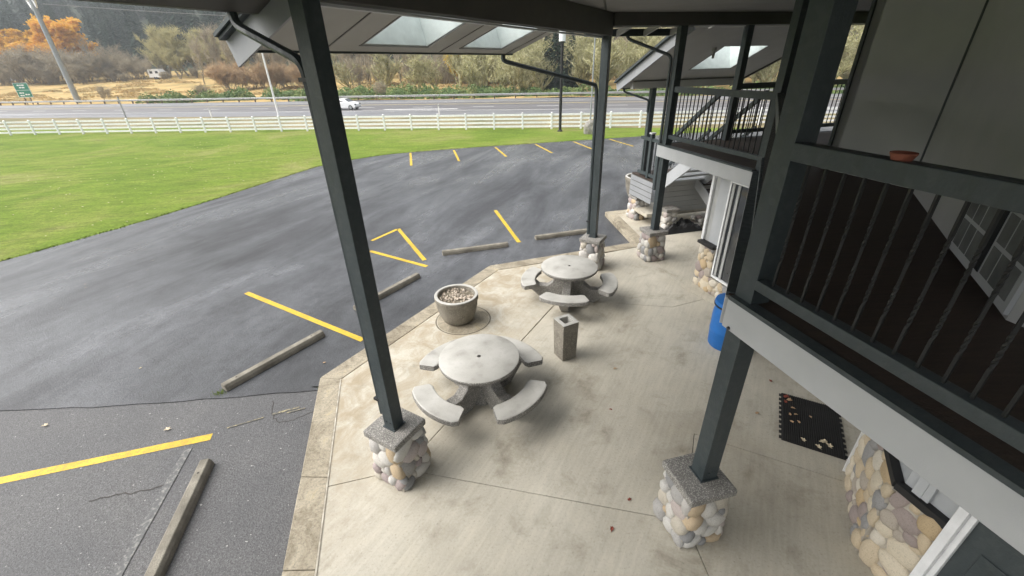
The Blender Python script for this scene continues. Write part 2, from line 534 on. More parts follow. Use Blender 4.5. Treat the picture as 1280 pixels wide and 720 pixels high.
MAT['barktwig'] = leafy('barktwig', [(0.24, 0.21, 0.155), (0.40, 0.35, 0.26)], 0.25)
MAT['moss'] = leafy('moss', [(0.17, 0.17, 0.07), (0.40, 0.385, 0.20), (0.70, 0.66, 0.45)], 0.25, scale=1.1)
MAT['olive'] = leafy('olive', [(0.29, 0.27, 0.13), (0.42, 0.38, 0.19), (0.50, 0.46, 0.25)], 0.3)
MAT['brown'] = leafy('brown', [(0.28, 0.20, 0.12), (0.42, 0.30, 0.18), (0.50, 0.38, 0.23)], 0.25)
MAT['orange'] = leafy('orange', [(0.50, 0.26, 0.025), (0.70, 0.40, 0.045), (0.76, 0.50, 0.10)], 0.4)
MAT['yellowleaf'] = leafy('yellowleaf', [(0.36, 0.25, 0.04), (0.50, 0.36, 0.06)], 0.3)
MAT['conifer'] = leafy('conifer', [(0.018, 0.036, 0.022), (0.035, 0.062, 0.036)], 0.1)
MAT['coniferfar'] = leafy('coniferfar', [(0.018, 0.044, 0.030), (0.036, 0.070, 0.046), (0.058, 0.092, 0.060)], 0.1, scale=0.06)
MAT['bramble'] = leafy('bramble', [(0.07, 0.13, 0.045), (0.14, 0.22, 0.07), (0.28, 0.30, 0.11)], 0.25, scale=0.35)
MAT['straw'] = leafy('straw', [(0.34, 0.25, 0.11), (0.52, 0.38, 0.18)], 0.3, scale=0.3)

# ------------------------------------------------------------------ plan axes (metres, patio top is z = 0)
def unit(deg):
    return Vector((math.cos(R(deg)), math.sin(R(deg)), 0))
E1, E2 = unit(103.5), unit(13.5)          # along / across the wings
C1, N1 = unit(58.5), unit(148.5)          # along / out from the chamfered bay
Z = Vector((0, 0, 1))
LOT = -0.13
P1, P2, P3, P5 = Vector((-1.395, 3.55, 0)), Vector((1.95, 9.3, 0)), Vector((3.5, 9.68, 0)), Vector((1.785, 2.775, 0))
RD, RW = Vector((0.9763, -0.2164, 0)), Vector((0.2164, 0.9763, 0))       # along / across the highway

def lerp_tab(x, xs, ys):
    for i in range(len(xs) - 1):
        if x <= xs[i + 1]:
            t = max(0.0, (x - xs[i]) / (xs[i + 1] - xs[i]))
            return ys[i] + (ys[i + 1] - ys[i]) * t
    return ys[-1]
def ground_z(w, r=0.0):
    return lerp_tab(w, [0, 30, 38, 50, 80, 86, 95, 110, 130, 150, 175, 430], [-0.16, -0.16, -0.4, -0.62, -0.62, -1.0, -0.8, 0.2, 1.7, 3.9, 6.5, 95])
def old_z(w):
    return lerp_tab(w, [0, 80, 86, 95, 150, 175], [-0.62, -0.62, -1.0, -0.8, 0.8, 2.5])
def rw(r, w, dz=0.0):
    p = RD * r + RW * w
    p.z = ground_z(w) + dz
    return p

# ================================================================== SETTING
def strip(name, ws, r0, r1, nr, mat, dz=0.0, rough=0.0):
    b = MB()
    vs = []
    for w in ws:
        for i in range(nr + 1):
            r = r0 + (r1 - r0) * i / nr
            p = rw(r, w, dz)
            if rough and 0 < i < nr:
                p.z += rough * noise.noise(Vector((p.x * 0.06, p.y * 0.06, 0)))
            vs.append(p)
    n = nr + 1
    fs = [(j * n + i, j * n + i + 1, (j + 1) * n + i + 1, (j + 1) * n + i) for j in range(len(ws) - 1) for i in range(nr)]
    b.add(vs, fs)
    return structure(b.build(name, mat, autosmooth=True))
strip('lawn', [-60, 0, 30, 33, 36, 38], -160, 160, 40, MAT['grass'])
strip('verge', [38, 42, 46, 50, 51], -260, 200, 40, MAT['verge'])
road = strip('road', [51, 78.5], -400, 300, 1, MAT['road'])
strip('field', [78.5, 80, 83, 86, 90, 95, 105, 120, 135, 150, 162, 175], -420, 320, 120, MAT['field'], rough=0.5)
strip('hill', [175, 200, 240, 300, 360, 430, 700], -800, 700, 60, MAT['hill'], rough=4.0)

def road_band(name, w0, w1, r0, r1, mat, dz=0.006):
    b = MB()
    b.add([rw(r0, w0, dz), rw(r1, w0, dz), rw(r1, w1, dz), rw(r0, w1, dz)], [(0, 1, 2, 3)])
    return b.build(name, mat, road)
road_band('paved_shoulder', 51.05, 57.2, -400, 300, MAT['shoulder'])
road_band('edge_line', 57.3, 57.55, -400, 300, MAT['whiteline'], 0.010)
road_band('edge_line', 67.6, 67.95, -400, 300, MAT['roadyellow'], 0.010)
road_band('edge_line', 72.2, 72.5, -400, 300, MAT['whiteline'], 0.010)
road_band('paved_shoulder', 72.6, 78.4, -400, 300, MAT['shoulder'], 0.007)
for i in range(18):
    r0 = -120 + i * 9.2
    road_band('lane_dash', 62.55, 62.85, r0, r0 + 3.0, MAT['whiteline'], 0.010)
road_band('turn_arrow', 59.0, 59.7, -31, -20, MAT['whiteline'], 0.011)

# parking lot: new overlay beyond the seam, old surface this side of it
def smooth_line(pts, n=6):
    out = []
    for i in range(len(pts) - 1):
        p0, p1, p2, p3 = pts[max(i - 1, 0)], pts[i], pts[i + 1], pts[min(i + 2, len(pts) - 1)]
        for k in range(n):
            t = k / n
            out.append(tuple(0.5 * (2 * p1[a] + (p2[a] - p0[a]) * t + (2 * p0[a] - 5 * p1[a] + 4 * p2[a] - p3[a]) * t * t + (3 * p1[a] - p0[a] - 3 * p2[a] + p3[a]) * t ** 3) for a in (0, 1)))
    return out + [pts[-1]]
lawn_edge = smooth_line([(-18.5, 3.5), (-16.2, 7.4), (-14.35, 10.97), (-13.15, 13.64), (-12.18, 16.33), (-11.07, 20.2), (-9.6, 23.9), (-6.12, 26.5), (0.79, 28.3), (9.12, 30.2), (30, 35)])
rng = random.Random(3)
lawn_edge = [(x + rng.uniform(-.04, .04), y + rng.uniform(-.04, .04)) for x, y in lawn_edge]
seam = smooth_line([(-18.5, 3.5), (-14, 4.55), (-11, 4.75), (-7.93, 4.94), (-6.2, 4.98), (-4.57, 5.09), (-3.11, 5.21), (0, 5.4), (30, 6)], 5)
seam = [(x, y + rng.uniform(-.018, .018)) for x, y in seam]
lot = structure(MB().prism(lawn_edge + seam[::-1], LOT - 0.03, LOT).build('parking_lot', MAT['asphalt']))
old = structure(MB().prism([(x, y + 0.05) for x, y in seam] + [(30, -25), (-19, -25)], LOT - 0.06, LOT - 0.014).build('old_asphalt', MAT['asphalt_old']))

def paint(name, pts, w, mat, parent, z):
    """stripe of even width along pts with slightly ragged ends"""
    pts = [Vector((p[0], p[1], 0)) for p in pts]
    b = MB()
    for i in range(len(pts) - 1):
        d = (pts[i + 1] - pts[i]).normalized()
        s = Vector((-d.y, d.x, 0)) * w / 2
        n = 8
        vs = []
        for k in range(n + 1):
            c = pts[i].lerp(pts[i + 1], k / n)
            j = 1 + 0.10 * noise.noise(c * 3.1)
            vs += [(c.x + s.x * j, c.y + s.y * j, z), (c.x - s.x * j, c.y - s.y * j, z)]
        b.add(vs, [(2 * k, 2 * k + 1, 2 * k + 3, 2 * k + 2) for k in range(n)])
    return b.build(name, mat, parent)
YZ = LOT + 0.004
paint('yellow_line', [(-6.15, 8.63), (-2.83, 6.56)], 0.115, MAT['yellow'], lot, YZ)
paint('yellow_line', [(-4.13, 11.75), (-3.58, 12.7)], 0.115, MAT['yellow'], lot, YZ)
paint('yellow_line', [(-3.56, 12.74), (-2.29, 10.2)], 0.115, MAT['yellow'], lot, YZ)
paint('yellow_line', [(-3.95, 10.95), (-2.16, 9.8)], 0.115, MAT['yellow'], lot, YZ)
paint('yellow_line', [(-0.51, 14.38), (0.24, 11.28)], 0.115, MAT['yellow'], lot, YZ)
for a, b_ in (((-5.91, 26.4), (-5.1, 22.58)), ((-3.34, 26.9), (-2.67, 23.4)), ((-0.8, 27.5), (-0.1, 24.3)), ((1.77, 28.15), (2.54, 25.0)), ((4.3, 28.8), (5.05, 25.7)), ((6.8, 29.35), (7.6, 26.4)), ((9.3, 29.95), (10.1, 27.0))):
    paint('yellow_line', [a, b_], 0.12, MAT['yellow'], lot, YZ)
paint('yellow_line', [(-6.1, 26.33), (12, 30.66)], 0.09, MAT['faded'], lot, YZ + 0.004)
OZ = LOT - 0.014 + 0.004
paint('yellow_line', [(-8.4, 3.17), (-4.28, 4.30)], 0.125, MAT['yellow'], old, OZ)
paint('faded_line', [(-4.47, 4.1), (-4.05, 2.2), (-3.9, 1.2)], 0.095, MAT['faded'], old, OZ + 0.004)
paint('faded_line', [(-3.62, 4.70), (-3.28, 4.84)], 0.035, MAT['fadedyellow'], old, OZ + 0.003)
paint('faded_line', [(-3.42, 4.72), (-3.18, 4.81)], 0.03, MAT['fadedyellow'], old, OZ + 0.005)
paint('faded_line', [(-4.15, 4.45), (-3.72, 4.64)], 0.022, MAT['fadedyellow'], old, OZ + 0.006)
def crack(pts, w, parent, z):
    pts = smooth_line(pts, 7)
    q = random.Random(7)
    return paint('crack', [(x + q.uniform(-.02, .02), y + q.uniform(-.02, .02)) for x, y in pts], w, MAT['bed'], parent, z)
crack([(-3.75, 5.0), (-3.55, 4.62), (-3.35, 4.55), (-3.0, 4.75)], 0.009, old, OZ + 0.001)
crack([(-5.15, 3.35), (-4.85, 3.42), (-4.6, 3.46), (-4.3, 3.58)], 0.012, old, OZ + 0.001)

# ---- patio: kerb pieces round the edge, slabs between the joints
def off_poly(line, d):
    """offset an open polyline to its right by d"""
    out = []
    for i, p in enumerate(line):
        p = Vector(p).to_2d()
        ns = []
        if i > 0:
            t = (p - Vector(line[i - 1]).to_2d()).normalized(); ns.append(Vector((t.y, -t.x)))
        if i < len(line) - 1:
            t = (Vector(line[i + 1]).to_2d() - p).normalized(); ns.append(Vector((t.y, -t.x)))
        nn = sum(ns, Vector((0, 0))).normalized()
        out.append(tuple(p + nn * d / nn.dot(ns[0])))
    return out
OUT = [(-1.09, -2.4), (-3.13, 5.34), (-0.54, 9.46), (3.37, 10.72), (3.15, 13.45), (9, 14.85)]
INN = off_poly(OUT, 0.33)
patio = structure(MB().prism([(x, y) for x, y in off_poly(OUT, 0.06)] + [(9, -2.4)], -0.20, -0.028).build('patio', MAT['bed']), 'weathered concrete patio with a raised kerb edge')
def lerp2(a, b, t):
    return (a[0] + (b[0] - a[0]) * t, a[1] + (b[1] - a[1]) * t)
def shrink(poly, g):
    n = len(poly)
    ar = sum(poly[i][0] * poly[(i + 1) % n][1] - poly[(i + 1) % n][0] * poly[i][1] for i in range(n))
    if ar < 0:
        poly = poly[::-1]
    out = []
    for i in range(n):
        p, a, b = (Vector(poly[k]) for k in (i, i - 1, (i + 1) % n))
        t1, t2 = (p - a).normalized(), (b - p).normalized()
        n1, n2 = Vector((-t1.y, t1.x)), Vector((-t2.y, t2.x))
        nn = (n1 + n2).normalized()
        out.append(tuple(p + nn * g / max(nn.dot(n1), 0.3)))
    return out
for seg, cuts in ((0, (0, .36, .62, .76, 1)), (1, (0, .34, .68, 1)), (2, (0, .45, 1)), (3, (0, 1)), (4, (0, .5, 1))):
    for a, b_ in zip(cuts, cuts[1:]):
        q = [lerp2(OUT[seg], OUT[seg + 1], a), lerp2(OUT[seg], OUT[seg + 1], b_), lerp2(INN[seg], INN[seg + 1], b_), lerp2(INN[seg], INN[seg + 1], a)]
        MB().prism(shrink(q, 0.004), -0.19, 0.006).build('kerb_stone', MAT['kerb'], patio, bevel=0.012)
A_, B_ = (-2.27, 3.33), (2.32, 9.99)
p1, p5 = (P1.x, P1.y), (P5.x, P5.y)
X_, F_, E_, D_, C_ = (0.99, 7.66), (3.2, 7.22), (3.95, 7.5), (3.72, 8.02), (3.52, 9.6)
G_, H_ = (2.35, 3.97), (5.0, 2.55)
KK = lerp2(INN[2], INN[3], 0.93)
SL = [[INN[0], A_, p1, p5, (1.9, -2.4)],
      [A_, INN[1], INN[2], B_, p1],
      [X_, B_, KK, C_, D_, E_, F_],
      [p1, X_, F_, E_, (4.9, 4.9), H_, G_, p5],
      [p5, G_, H_, (5.0, -2.4), (1.9, -2.4)],
      [E_, D_, C_, KK, INN[3], INN[4], INN[5], (9, 4.0), (4.9, 4.9)]]
paint('kerb_joint', [lerp2(INN[0], INN[1], .3), INN[1]], 0.018, MAT['wornlight'], patio, 0.0095)
for k, s in enumerate(SL):
    MB().prism(shrink(s, 0.004), -0.10, 0.001 * (k % 2)).build('concrete_slab', MAT['concrete'], patio, bevel=0.004)

# ================================================================== STONEWORK
def blob(seed):
    bm = bmesh.new()
    bmesh.ops.create_icosphere(bm, subdivisions=2, radius=1.0)
    for v in bm.verts:
        k = 1 + 0.16 * noise.noise(v.co * 1.1 + Vector((seed * 7.3, 0, 0))) + 0.05 * noise.noise(v.co * 2.7 + Vector((0, seed * 3.1, 0)))
        e = 0.80
        c = Vector([math.copysign(abs(x) ** e, x) for x in v.co])
        v.co = c * k
    me = bpy.data.meshes.new('stone')
    bm.to_mesh(me); bm.free()
    for p in me.polygons:
        p.use_smooth = True
    return me
BLOBS = [blob(i) for i in range(7)]
for me in BLOBS:
    me.materials.append(MAT['stone'])
BLOBS_TAN = [me.copy() for me in BLOBS]
for me in BLOBS_TAN:
    me.materials[0] = MAT['stonetan']

def pack(w, h, n, seed):
    """n stones filling a w x h face: centre, half axes, turn"""
    g = np.random.default_rng(seed)
    pts = g.random((2600, 2)) * [w, h]
    c = g.random((n, 2)) * [w, h]
    wt = g.uniform(0.55, 1.5, n)
    for it in range(7):
        d = ((pts[:, None, :] - c[None]) ** 2).sum(2) / wt ** 2
        k = d.argmin(1)
        for i in range(n):
            q = pts[k == i]
            if len(q) > 3:
                c[i] = q.mean(0)
    out = []
    for i in range(n):
        q = pts[k == i]
        if len(q) < 6:
            continue
        cv = np.cov(q.T)
        ev, vec = np.linalg.eigh(cv)
        out.append((c[i][0], c[i][1], 2 * math.sqrt(ev[1]), 2 * math.sqrt(max(ev[0], 1e-6)), math.atan2(vec[1, 1], vec[0, 1])))
    return out

def stones_on(parent, org, ux, uz, nrm, w, h, n, seed, blobs, depth=0.05, taper=None):
    """stones set into a face; org = lower left corner (local to parent)"""
    q = random.Random(seed)
    for x, y, a, b, th in pack(w, h, n, seed):
        xx = x
        if taper:
            f = 1 - taper * y / h
            xx = w / 2 + (x - w / 2) * f
        c = org + ux * xx + uz * y
        if taper:
            c = c - nrm * (taper * w / 2 * y / h)
        ax = ux * math.cos(th) + uz * math.sin(th)
        ay = nrm.cross(ax)
        dpt = depth * q.uniform(0.8, 1.25) * min(1.2, (b / 0.06) ** 0.4)
        m = Matrix((ax * a * 1.03, ay * b * 1.03, nrm * dpt)).transposed().to_4x4()
        m.translation = c + nrm * q.uniform(-0.012, 0.006)
        inst(q.choice(blobs), 'stone', parent, m)

def stone_pier(p, rz, label, seed, size=0.46, h=0.66, cap=True, ns=13, capsize=0.5, sides=(0, 1, 2, 3)):
    t = thing('stone_pier', p, rz, label, 'stone pier', 'river stone piers under the posts')
    tp = 0.16
    b = MB()
    s0, s1 = size / 2 + 0.004, size / 2 * (1 - tp) + 0.004
    b.add([(-s0, -s0, 0), (s0, -s0, 0), (s0, s0, 0), (-s0, s0, 0), (-s1, -s1, h), (s1, -s1, h), (s1, s1, h), (-s1, s1, h)],
          [(3, 2, 1, 0), (4, 5, 6, 7), (0, 1, 5, 4), (1, 2, 6, 5), (2, 3, 7, 6), (3, 0, 4, 7)])
    b.build('mortar_core', MAT['mortarlight'], t, world=False)
    for k in sides:
        n = Matrix.Rotation(k * math.pi / 2, 3, 'Z') @ Vector((0, -1, 0))
        ux = Matrix.Rotation(k * math.pi / 2, 3, 'Z') @ Vector((1, 0, 0))
        org = n * (size / 2 - 0.01) - ux * size / 2 + Vector((0, 0, 0.0))
        stones_on(t, org, ux, Z, n, size, h, ns, seed * 10 + k, BLOBS, depth=0.06, taper=tp)
    if cap:
        c = MB().box((0, 0, h + 0.045), capsize, capsize, 0.09)
        c.build('cap', MAT['aggregate'], t, world=False, bevel=0.018)
    return t
stone_pier(P1, R(-31.5), 'river stone pier with pebbled cap beside the patio kerb, left in front', 1)
stone_pier(P5, R(13.5), 'river stone pier with pebbled cap nearest the doormat', 2)
stone_pier(P2, R(-31.5), 'river stone pier with cap just behind the farther picnic table', 3)
stone_pier(P3, R(13.5), 'river stone pier between the farther picnic table and the stairs', 4)
PL = Vector((3.47, 9.8, 0)) + E2 * 1.26 + E1 * 2.8
PL2 = Vector((3.47, 9.8, 0)) + E2 * 1.55 + E1 * 1.6
stone_pier(PL, R(13.5), 'river stone pier under the white boarded stair landing', 5, size=0.5, h=0.62)
stone_pier(PL2, R(13.5), 'small river stone pier right of the post at the stairs', 6, size=0.36, h=0.55, ns=9, capsize=0.42)

# ================================================================== POSTS
def post(p, rz, z0, z1, label, w=0.15, group='dark roof posts', bolts=True):
    t = thing('roof_post', (p[0], p[1], z0), rz, label, 'post', group)
    MB().box((0, 0, (z1 - z0) / 2), w, w, z1 - z0).build('shaft', MAT['post'], t, world=False, bevel=0.004)
    MB().box((0, 0, 0.006), w + 0.03, w + 0.03, 0.012).build('base_plate', MAT['post'], t, world=False)
    if bolts:
        b = MB()
        for a in (0, 1):
            b.tube([(0.03 - 0.06 * a, -w / 2, 0.10), (0.03 - 0.06 * a, -w / 2 - 0.012, 0.10)], 0.012, 6)
        b.build('bolt', MAT['post'], t, world=False)
    return t
post(P1, R(-31.5), 0.75, 4.80, 'dark post on the stone pier left of the nearer picnic table')
post(P2, R(-31.5), 0.75, 4.82, 'dark post on the stone pier behind the farther picnic table')
post(P3 + E2 * 0.02, R(13.5), 0.75, 4.97, 'dark post carrying the corner of the far balcony')
post((1.838, 2.792), R(13.5), 0.75, 5.15, 'thick dark post carrying the near balcony corner, beside the blue barrel', w=0.165)
EC = Vector((4.05, 6.97, 0))
post(EC + E2 * 0.14, R(13.5), 2.72, 5.15, 'dark upper post almost hidden behind the thick near balcony post', w=0.14, bolts=False)
P6 = P3 + E2 * 1.58 + E1 * 0.02
post(P6, R(13.5), 2.72, 4.97, 'dark upper post at the right side of the stair head', w=0.14, bolts=False)
post(P6 + E2 * 3.6, R(13.5), 2.72, 4.97, 'dark upper post beyond the grey wall, behind the far railing', w=0.14, bolts=False)
post(PL + E2 * 0.0 + E1 * -0.06, R(13.5), 0.71, 3.74, 'dark post on the white boarded stair landing under the low roof', w=0.14, bolts=False)

# ================================================================== LODGE BUILDING
DK = 2.71
lodge = thing('lodge_building', (4.9, 6.0, 0), 0, 'grey two storey lodge with a balcony, stone footings and skylit eaves', 'building')
F5, F3 = Vector((1.700, 2.868, 0)), Vector((3.39, 9.86, 0))
near_end = F5 - unit(104.0) * 7.0
far_end = F3 + E2 * 9.0
deckpoly = [near_end, F5, EC, F3, far_end, far_end - E1 * 14, near_end + E2 * 6]
deck = MB().prism([(p.x, p.y) for p in deckpoly], DK - 0.02, DK + 0.012).build('balcony_deck', MAT['deck'], lodge)
MB().prism(shrink([(p.x, p.y) for p in deckpoly], 0.06), DK - 0.22, DK - 0.025).build('deck_framing', MAT['beam'], lodge)
def fascia(a, b, name='fascia_board', h0=DK - 0.255, h1=DK - 0.012, th=0.04, mat='fascia', ext=0.0):
    d = (b - a).normalized()
    n = Vector((-d.y, d.x, 0))
    c = (a + b) / 2 - n * 0 + Z * (h0 + h1) / 2
    return MB().obox(c + d * ext / 2, (b - a) / 2 + d * ext / 2, n * th / 2, Z * (h1 - h0) / 2).build(name, MAT[mat], lodge, bevel=0.004)
for a, b_ in ((near_end, F5), (F5, EC), (EC, F3), (F3, far_end)):
    d = (b_ - a).normalized()
    fascia(a, b_ - d * 0.022)
    n = Vector((d.y, -d.x, 0))
    MB().obox((a + b_) / 2 + Z * (DK + 0.006) + n * 0.03, (b_ - a) / 2 - d * 0.03, n * 0.052, Z * 0.016).build('deck_edge_trim', MAT['post'], lodge)
bb = MB()
for s_, z_ in ((0.10, -0.235), (1.98, -0.16), (3.9, -0.2)):
    c = F5 + E2 * -0.02 - unit(104.0) * s_ + Z * (DK + z_)
    bb.tube([c, c - E2 * 0.012], 0.014, 8)
bb.build('bolt_heads', MAT['black'], lodge)

# ---- walls. K is the outer corner of the near wing, the chamfered bay runs from K to W2
K = Vector((3.38, 2.40, 0))
W2u = Vector((5.50, 5.66, 0))
W3u = W2u + E1 * 1.35
def wall(a, b, z0, z1, th=0.15, mat='siding', name='wall', parent=None):
    """outer face on the line a-b, thickness to the right of a->b"""
    d = (b - a).normalized()
    n = Vector((d.y, -d.x, 0))
    return MB().obox((a + b) / 2 + n * th / 2 + Z * (z0 + z1) / 2, (b - a) / 2, n * th / 2, Z * (z1 - z0) / 2).build(name, MAT[mat], parent or lodge)
ku = K + C1 * 0.05
wu = wall(K, W2u, DK + 0.013, 5.2, name='upper_wall')
wu2 = wall(W2u, W3u, DK + 0.013, 5.2, name='upper_wall')
wall(W3u, W3u + E2 * 6, DK + 0.013, 5.2, name='upper_wall')
wall(K - E1 * 7, K, DK + 0.013, 5.2, name='upper_wall')
def batten(p, z0, z1, w=0.035, mat='post', th=0.02):
    return MB().obox(p + Z * (z0 + z1) / 2, E2 * w / 2, E1 * th / 2, Z * (z1 - z0) / 2).build('joint_trim', MAT[mat], lodge)
batten(W2u + N1 * 0.004, DK + 0.013, 5.18, 0.03)
batten(W3u - E2 * 0.006, DK + 0.013, 5.18, 0.05, th=0.05)
# low paned window in the upper chamfered wall
def chw(s, z, o=0.0):
    return K + C1 * s + N1 * o + Z * z
def chw_box(s0, s1, z0, z1, o0, o1, name, mat, parent):
    return MB().obox(chw((s0 + s1) / 2, (z0 + z1) / 2, (o0 + o1) / 2), C1 * (s1 - s0) / 2, N1 * (o1 - o0) / 2, Z * (z1 - z0) / 2).build(name, MAT[mat], parent)
win = chw_box(0.0, 1.42, 2.76, 3.36, 0.002, 0.03, 'window', 'sidinglight', lodge)
chw_box(-0.05, 1.50, 3.36, 3.42, 0.002, 0.06, 'window_head', 'beam', win)
for s0 in (0.06, 0.80):
    for i in range(3):
        for j in range(2):
            chw_box(s0 + 0.18 * i, s0 + 0.18 * i + 0.155, 2.83 + 0.26 * j, 2.83 + 0.26 * j + 0.225, 0.0305, 0.034, 'pane', 'paneglass', win)
chw_box(0.61, 0.79, 2.82, 3.34, 0.031, 0.036, 'mullion', 'glass', win)

# ---- ground floor walls
LJ = Vector((4.92, 4.90, 0))
LE = Vector((4.08, 8.28, 0))
zt = DK - 0.225
wall(K + C1 * 0.0, K + C1 * 1.06, 0, zt, mat='sidinglight', name='lower_wall')
wall(K + C1 * 1.06 - N1 * 0.25, K + C1 * 2.15 - N1 * 0.25, 0, zt, mat='siding', name='door_recess')
door = chw_box(1.14, 2.08, 0.02, 2.1, -0.24, -0.20, 'door', 'sidinglight', lodge)
chw_box(1.24, 1.98, 1.05, 1.95, -0.199, -0.19, 'door_glass', 'glass', door)
chw_box(1.055, 1.068, 0.0, 2.3, 0.004, 0.085, 'door_jamb', 'trimwhite', lodge)
chw_box(1.08, 1.16, 0.0, 2.3, -0.19, 0.06, 'door_jamb', 'fascia', lodge)
chw_box(1.165, 1.22, 0.0, 2.3, -0.19, 0.02, 'door_jamb', 'siding', lodge)
wall(K + C1 * 2.15, LJ, 0, zt, mat='sidinglight', name='lower_wall')
wall(LJ, LE, 0, zt, mat='sidinglight', name='lower_wall')
wall(LE, LE + E2 * 6, 0, zt, mat='siding', name='lower_wall')
wall(K - E1 * 7, K, 0, zt, mat='sidinglight', name='lower_wall')
# stone footing on the chamfer and round the corner K
def footing(a, d, n, length, h, cnt, seed, name='stone_footing'):
    core = MB().obox(a + d * length / 2 + n * 0.028 + Z * h / 2, d * length / 2, n * 0.025, Z * h / 2).build(name, MAT['mortarlight'], lodge)
    inv = ROOTM[lodge.name].inverted()
    stones_on(core, inv @ (a + n * 0.044), d, Z, n, length, h, cnt, seed, BLOBS_TAN, depth=0.045)
    return core
WN = -E2           # the wings face away from E2
footing(K, C1, N1, 1.05, 0.98, 46, 71)
footing(K - E1 * 0.37, E1, WN, 0.37, 0.98, 17, 72)
footing(LE - E1 * 3.3, E1, WN, 3.3, 0.34, 44, 73)
footing(LE - E1 * 0.46, E1, WN, 0.46, 0.96, 18, 74)
chw_box(-0.02, 1.06, 0.98, 1.05, 0.004, 0.075, 'sill', 'black', lodge)
def wing_box(o, s0, s1, z0, z1, o0, o1, name, mat, parent=None, bevel=0.0):
    """box on a wing wall: s along E1 from o, o0..o1 outwards"""
    return MB().obox(o + E1 * (s0 + s1) / 2 + WN * (o0 + o1) / 2 + Z * (z0 + z1) / 2, E1 * (s1 - s0) / 2, E2 * (o1 - o0) / 2, Z * (z1 - z0) / 2).build(name, MAT[mat], parent or lodge, bevel=bevel)
wing_box(K, -0.37, 0.02, 0.98, 1.05, 0.004, 0.075, 'sill', 'black')
wing_box(K, -0.15, -0.08, 1.06, zt, 0.004, 0.05, 'corner_board', 'sidinglight')
wing_box(K, -0.20, -0.15, 1.06, 2.3, 0.004, 0.045, 'downpipe', 'sidinglight')
wing_box(K, -0.44, -0.375, 0.0, zt - 0.01, 0.004, 0.11, 'door_frame', 'trimwhite', bevel=0.006)
wing_box(K, -0.48, -0.44, 0.0, zt - 0.01, 0.004, 0.07, 'door_frame', 'trimwhite', bevel=0.006)
sd_ = wing_box(K, -1.52, -0.48, 0.03, 2.2, 0.004, 0.03, 'door', 'post')
for s0 in (-1.43, -0.95):
    for z0 in (0.2, 1.2):
        wing_box(K, s0, s0 + 0.36, z0, z0 + 0.8, 0.0305, 0.042, 'door_panel', 'post', sd_, bevel=0.01)
wing_box(LE, -0.49, 0.0, 0.965, 1.03, 0.004, 0.15, 'sill', 'black', bevel=0.01)
wing_box(LE, -0.035, 0.03, 1.03, zt - 0.01, 0.003, 0.05, 'corner_board', 'trimwhite')
wg = wing_box(LE, -2.9, -0.50, 0.40, 2.36, 0.004, 0.03, 'window', 'trimwhite')
wing_box(LE, -2.86, -0.53, 0.43, 2.33, 0.0305, 0.035, 'pane', 'glass', wg)
for s0 in (-0.62, -0.76, -1.05, -1.7, -2.3):
    wing_box(LE, s0, s0 + 0.06, 0.44, 2.32, 0.036, 0.055, 'mullion', 'siding', wg)
for z0, s0 in ((2.33, -2.9), (0.38, -2.9)):
    wing_box(LE, s0, -0.50, z0, z0 + 0.045, 0.031, 0.06, 'window_frame', 'trimwhite', wg)
wing_box(LE, -0.53, -0.49, 0.38, 2.375, 0.031, 0.062, 'window_frame', 'trimwhite', wg)

# ---- ceiling, beams, roofs
cpoly = [P1 - C1 * 7, P2 + C1 * 0.1, P2 + E2 * 12, P2 + E2 * 12 - E1 * 14, P1 - C1 * 7 + E2 * 8]
MB().prism([(p.x, p.y) for p in cpoly], 5.19, 5.30).build('ceiling', MAT['ceiling'], lodge)
MB().beam(P1 - C1 * 7 + Z * 5.0, P2 + C1 * 0.08 + Z * 5.0, 0.17, 0.37).build('roof_beam', MAT['beam'], lodge, bevel=0.005)
MB().beam(P1 + C1 * 0.09 + N1 * 0.075 + Z * 4.79, P2 - C1 * 0.05 + N1 * 0.075 + Z * 4.79, 0.06, 0.02).build('beam_trim', MAT['fascia'], lodge)
bo = P2 + Z * 5.08 + E2 * 0.10
MB().beam(bo, bo + E2 * 12, 0.15, 0.215).build('roof_beam', MAT['beam'], lodge, bevel=0.005)
MB().beam(bo + Z * -0.12 + E1 * 0.07, bo + E2 * 12 + Z * -0.12 + E1 * 0.07, 0.04, 0.015).build('beam_trim', MAT['soffit'], lodge)
MB().beam(F5 + E2 * 0.13 - E1 * 7 + Z * 5.07, F5 + E2 * 0.13 + Z * 5.07, 0.14, 0.23).build('roof_beam', MAT['beam'], lodge)
jt = P2 - C1 * 0.1 + Z * 5.184
MB().beam(jt, jt + (C1 * -1 + E2 * 0.35).normalized() * 7, 0.03, 0.012).build('ceiling_joint', MAT['beam'], lodge)

def sloped(o, along, out, z0, m, rects, th, name, mat, parent, lift=0.0):
    """boxes lying in the plane z = z0 - m*d; rects are (s0, s1, d0, d1); underside on the plane"""
    b = MB()
    for s0, s1, d0, d1 in rects:
        vs = []
        for h in (lift, lift + th):
            for s, d in ((s0, d0), (s1, d0), (s1, d1), (s0, d1)):
                vs.append(o + along * s + out * d + Z * (z0 - m * d + h))
        b.add(vs, [(3, 2, 1, 0), (4, 5, 6, 7), (0, 1, 5, 4), (1, 2, 6, 5), (2, 3, 7, 6), (3, 0, 4, 7)])
    return b.build(name, MAT[mat], parent)
def around(s0, s1, d0, d1, holes):
    """cut a rectangle round holes that share one d-range"""
    ha, hb = holes[0][2], holes[0][3]
    rects = [(s0, s1, d0, ha), (s0, s1, hb, d1)]
    x = s0
    for h in sorted(holes):
        rects.append((x, h[0], ha, hb))
        x = h[1]
    rects.append((x, s1, ha, hb))
    return rects
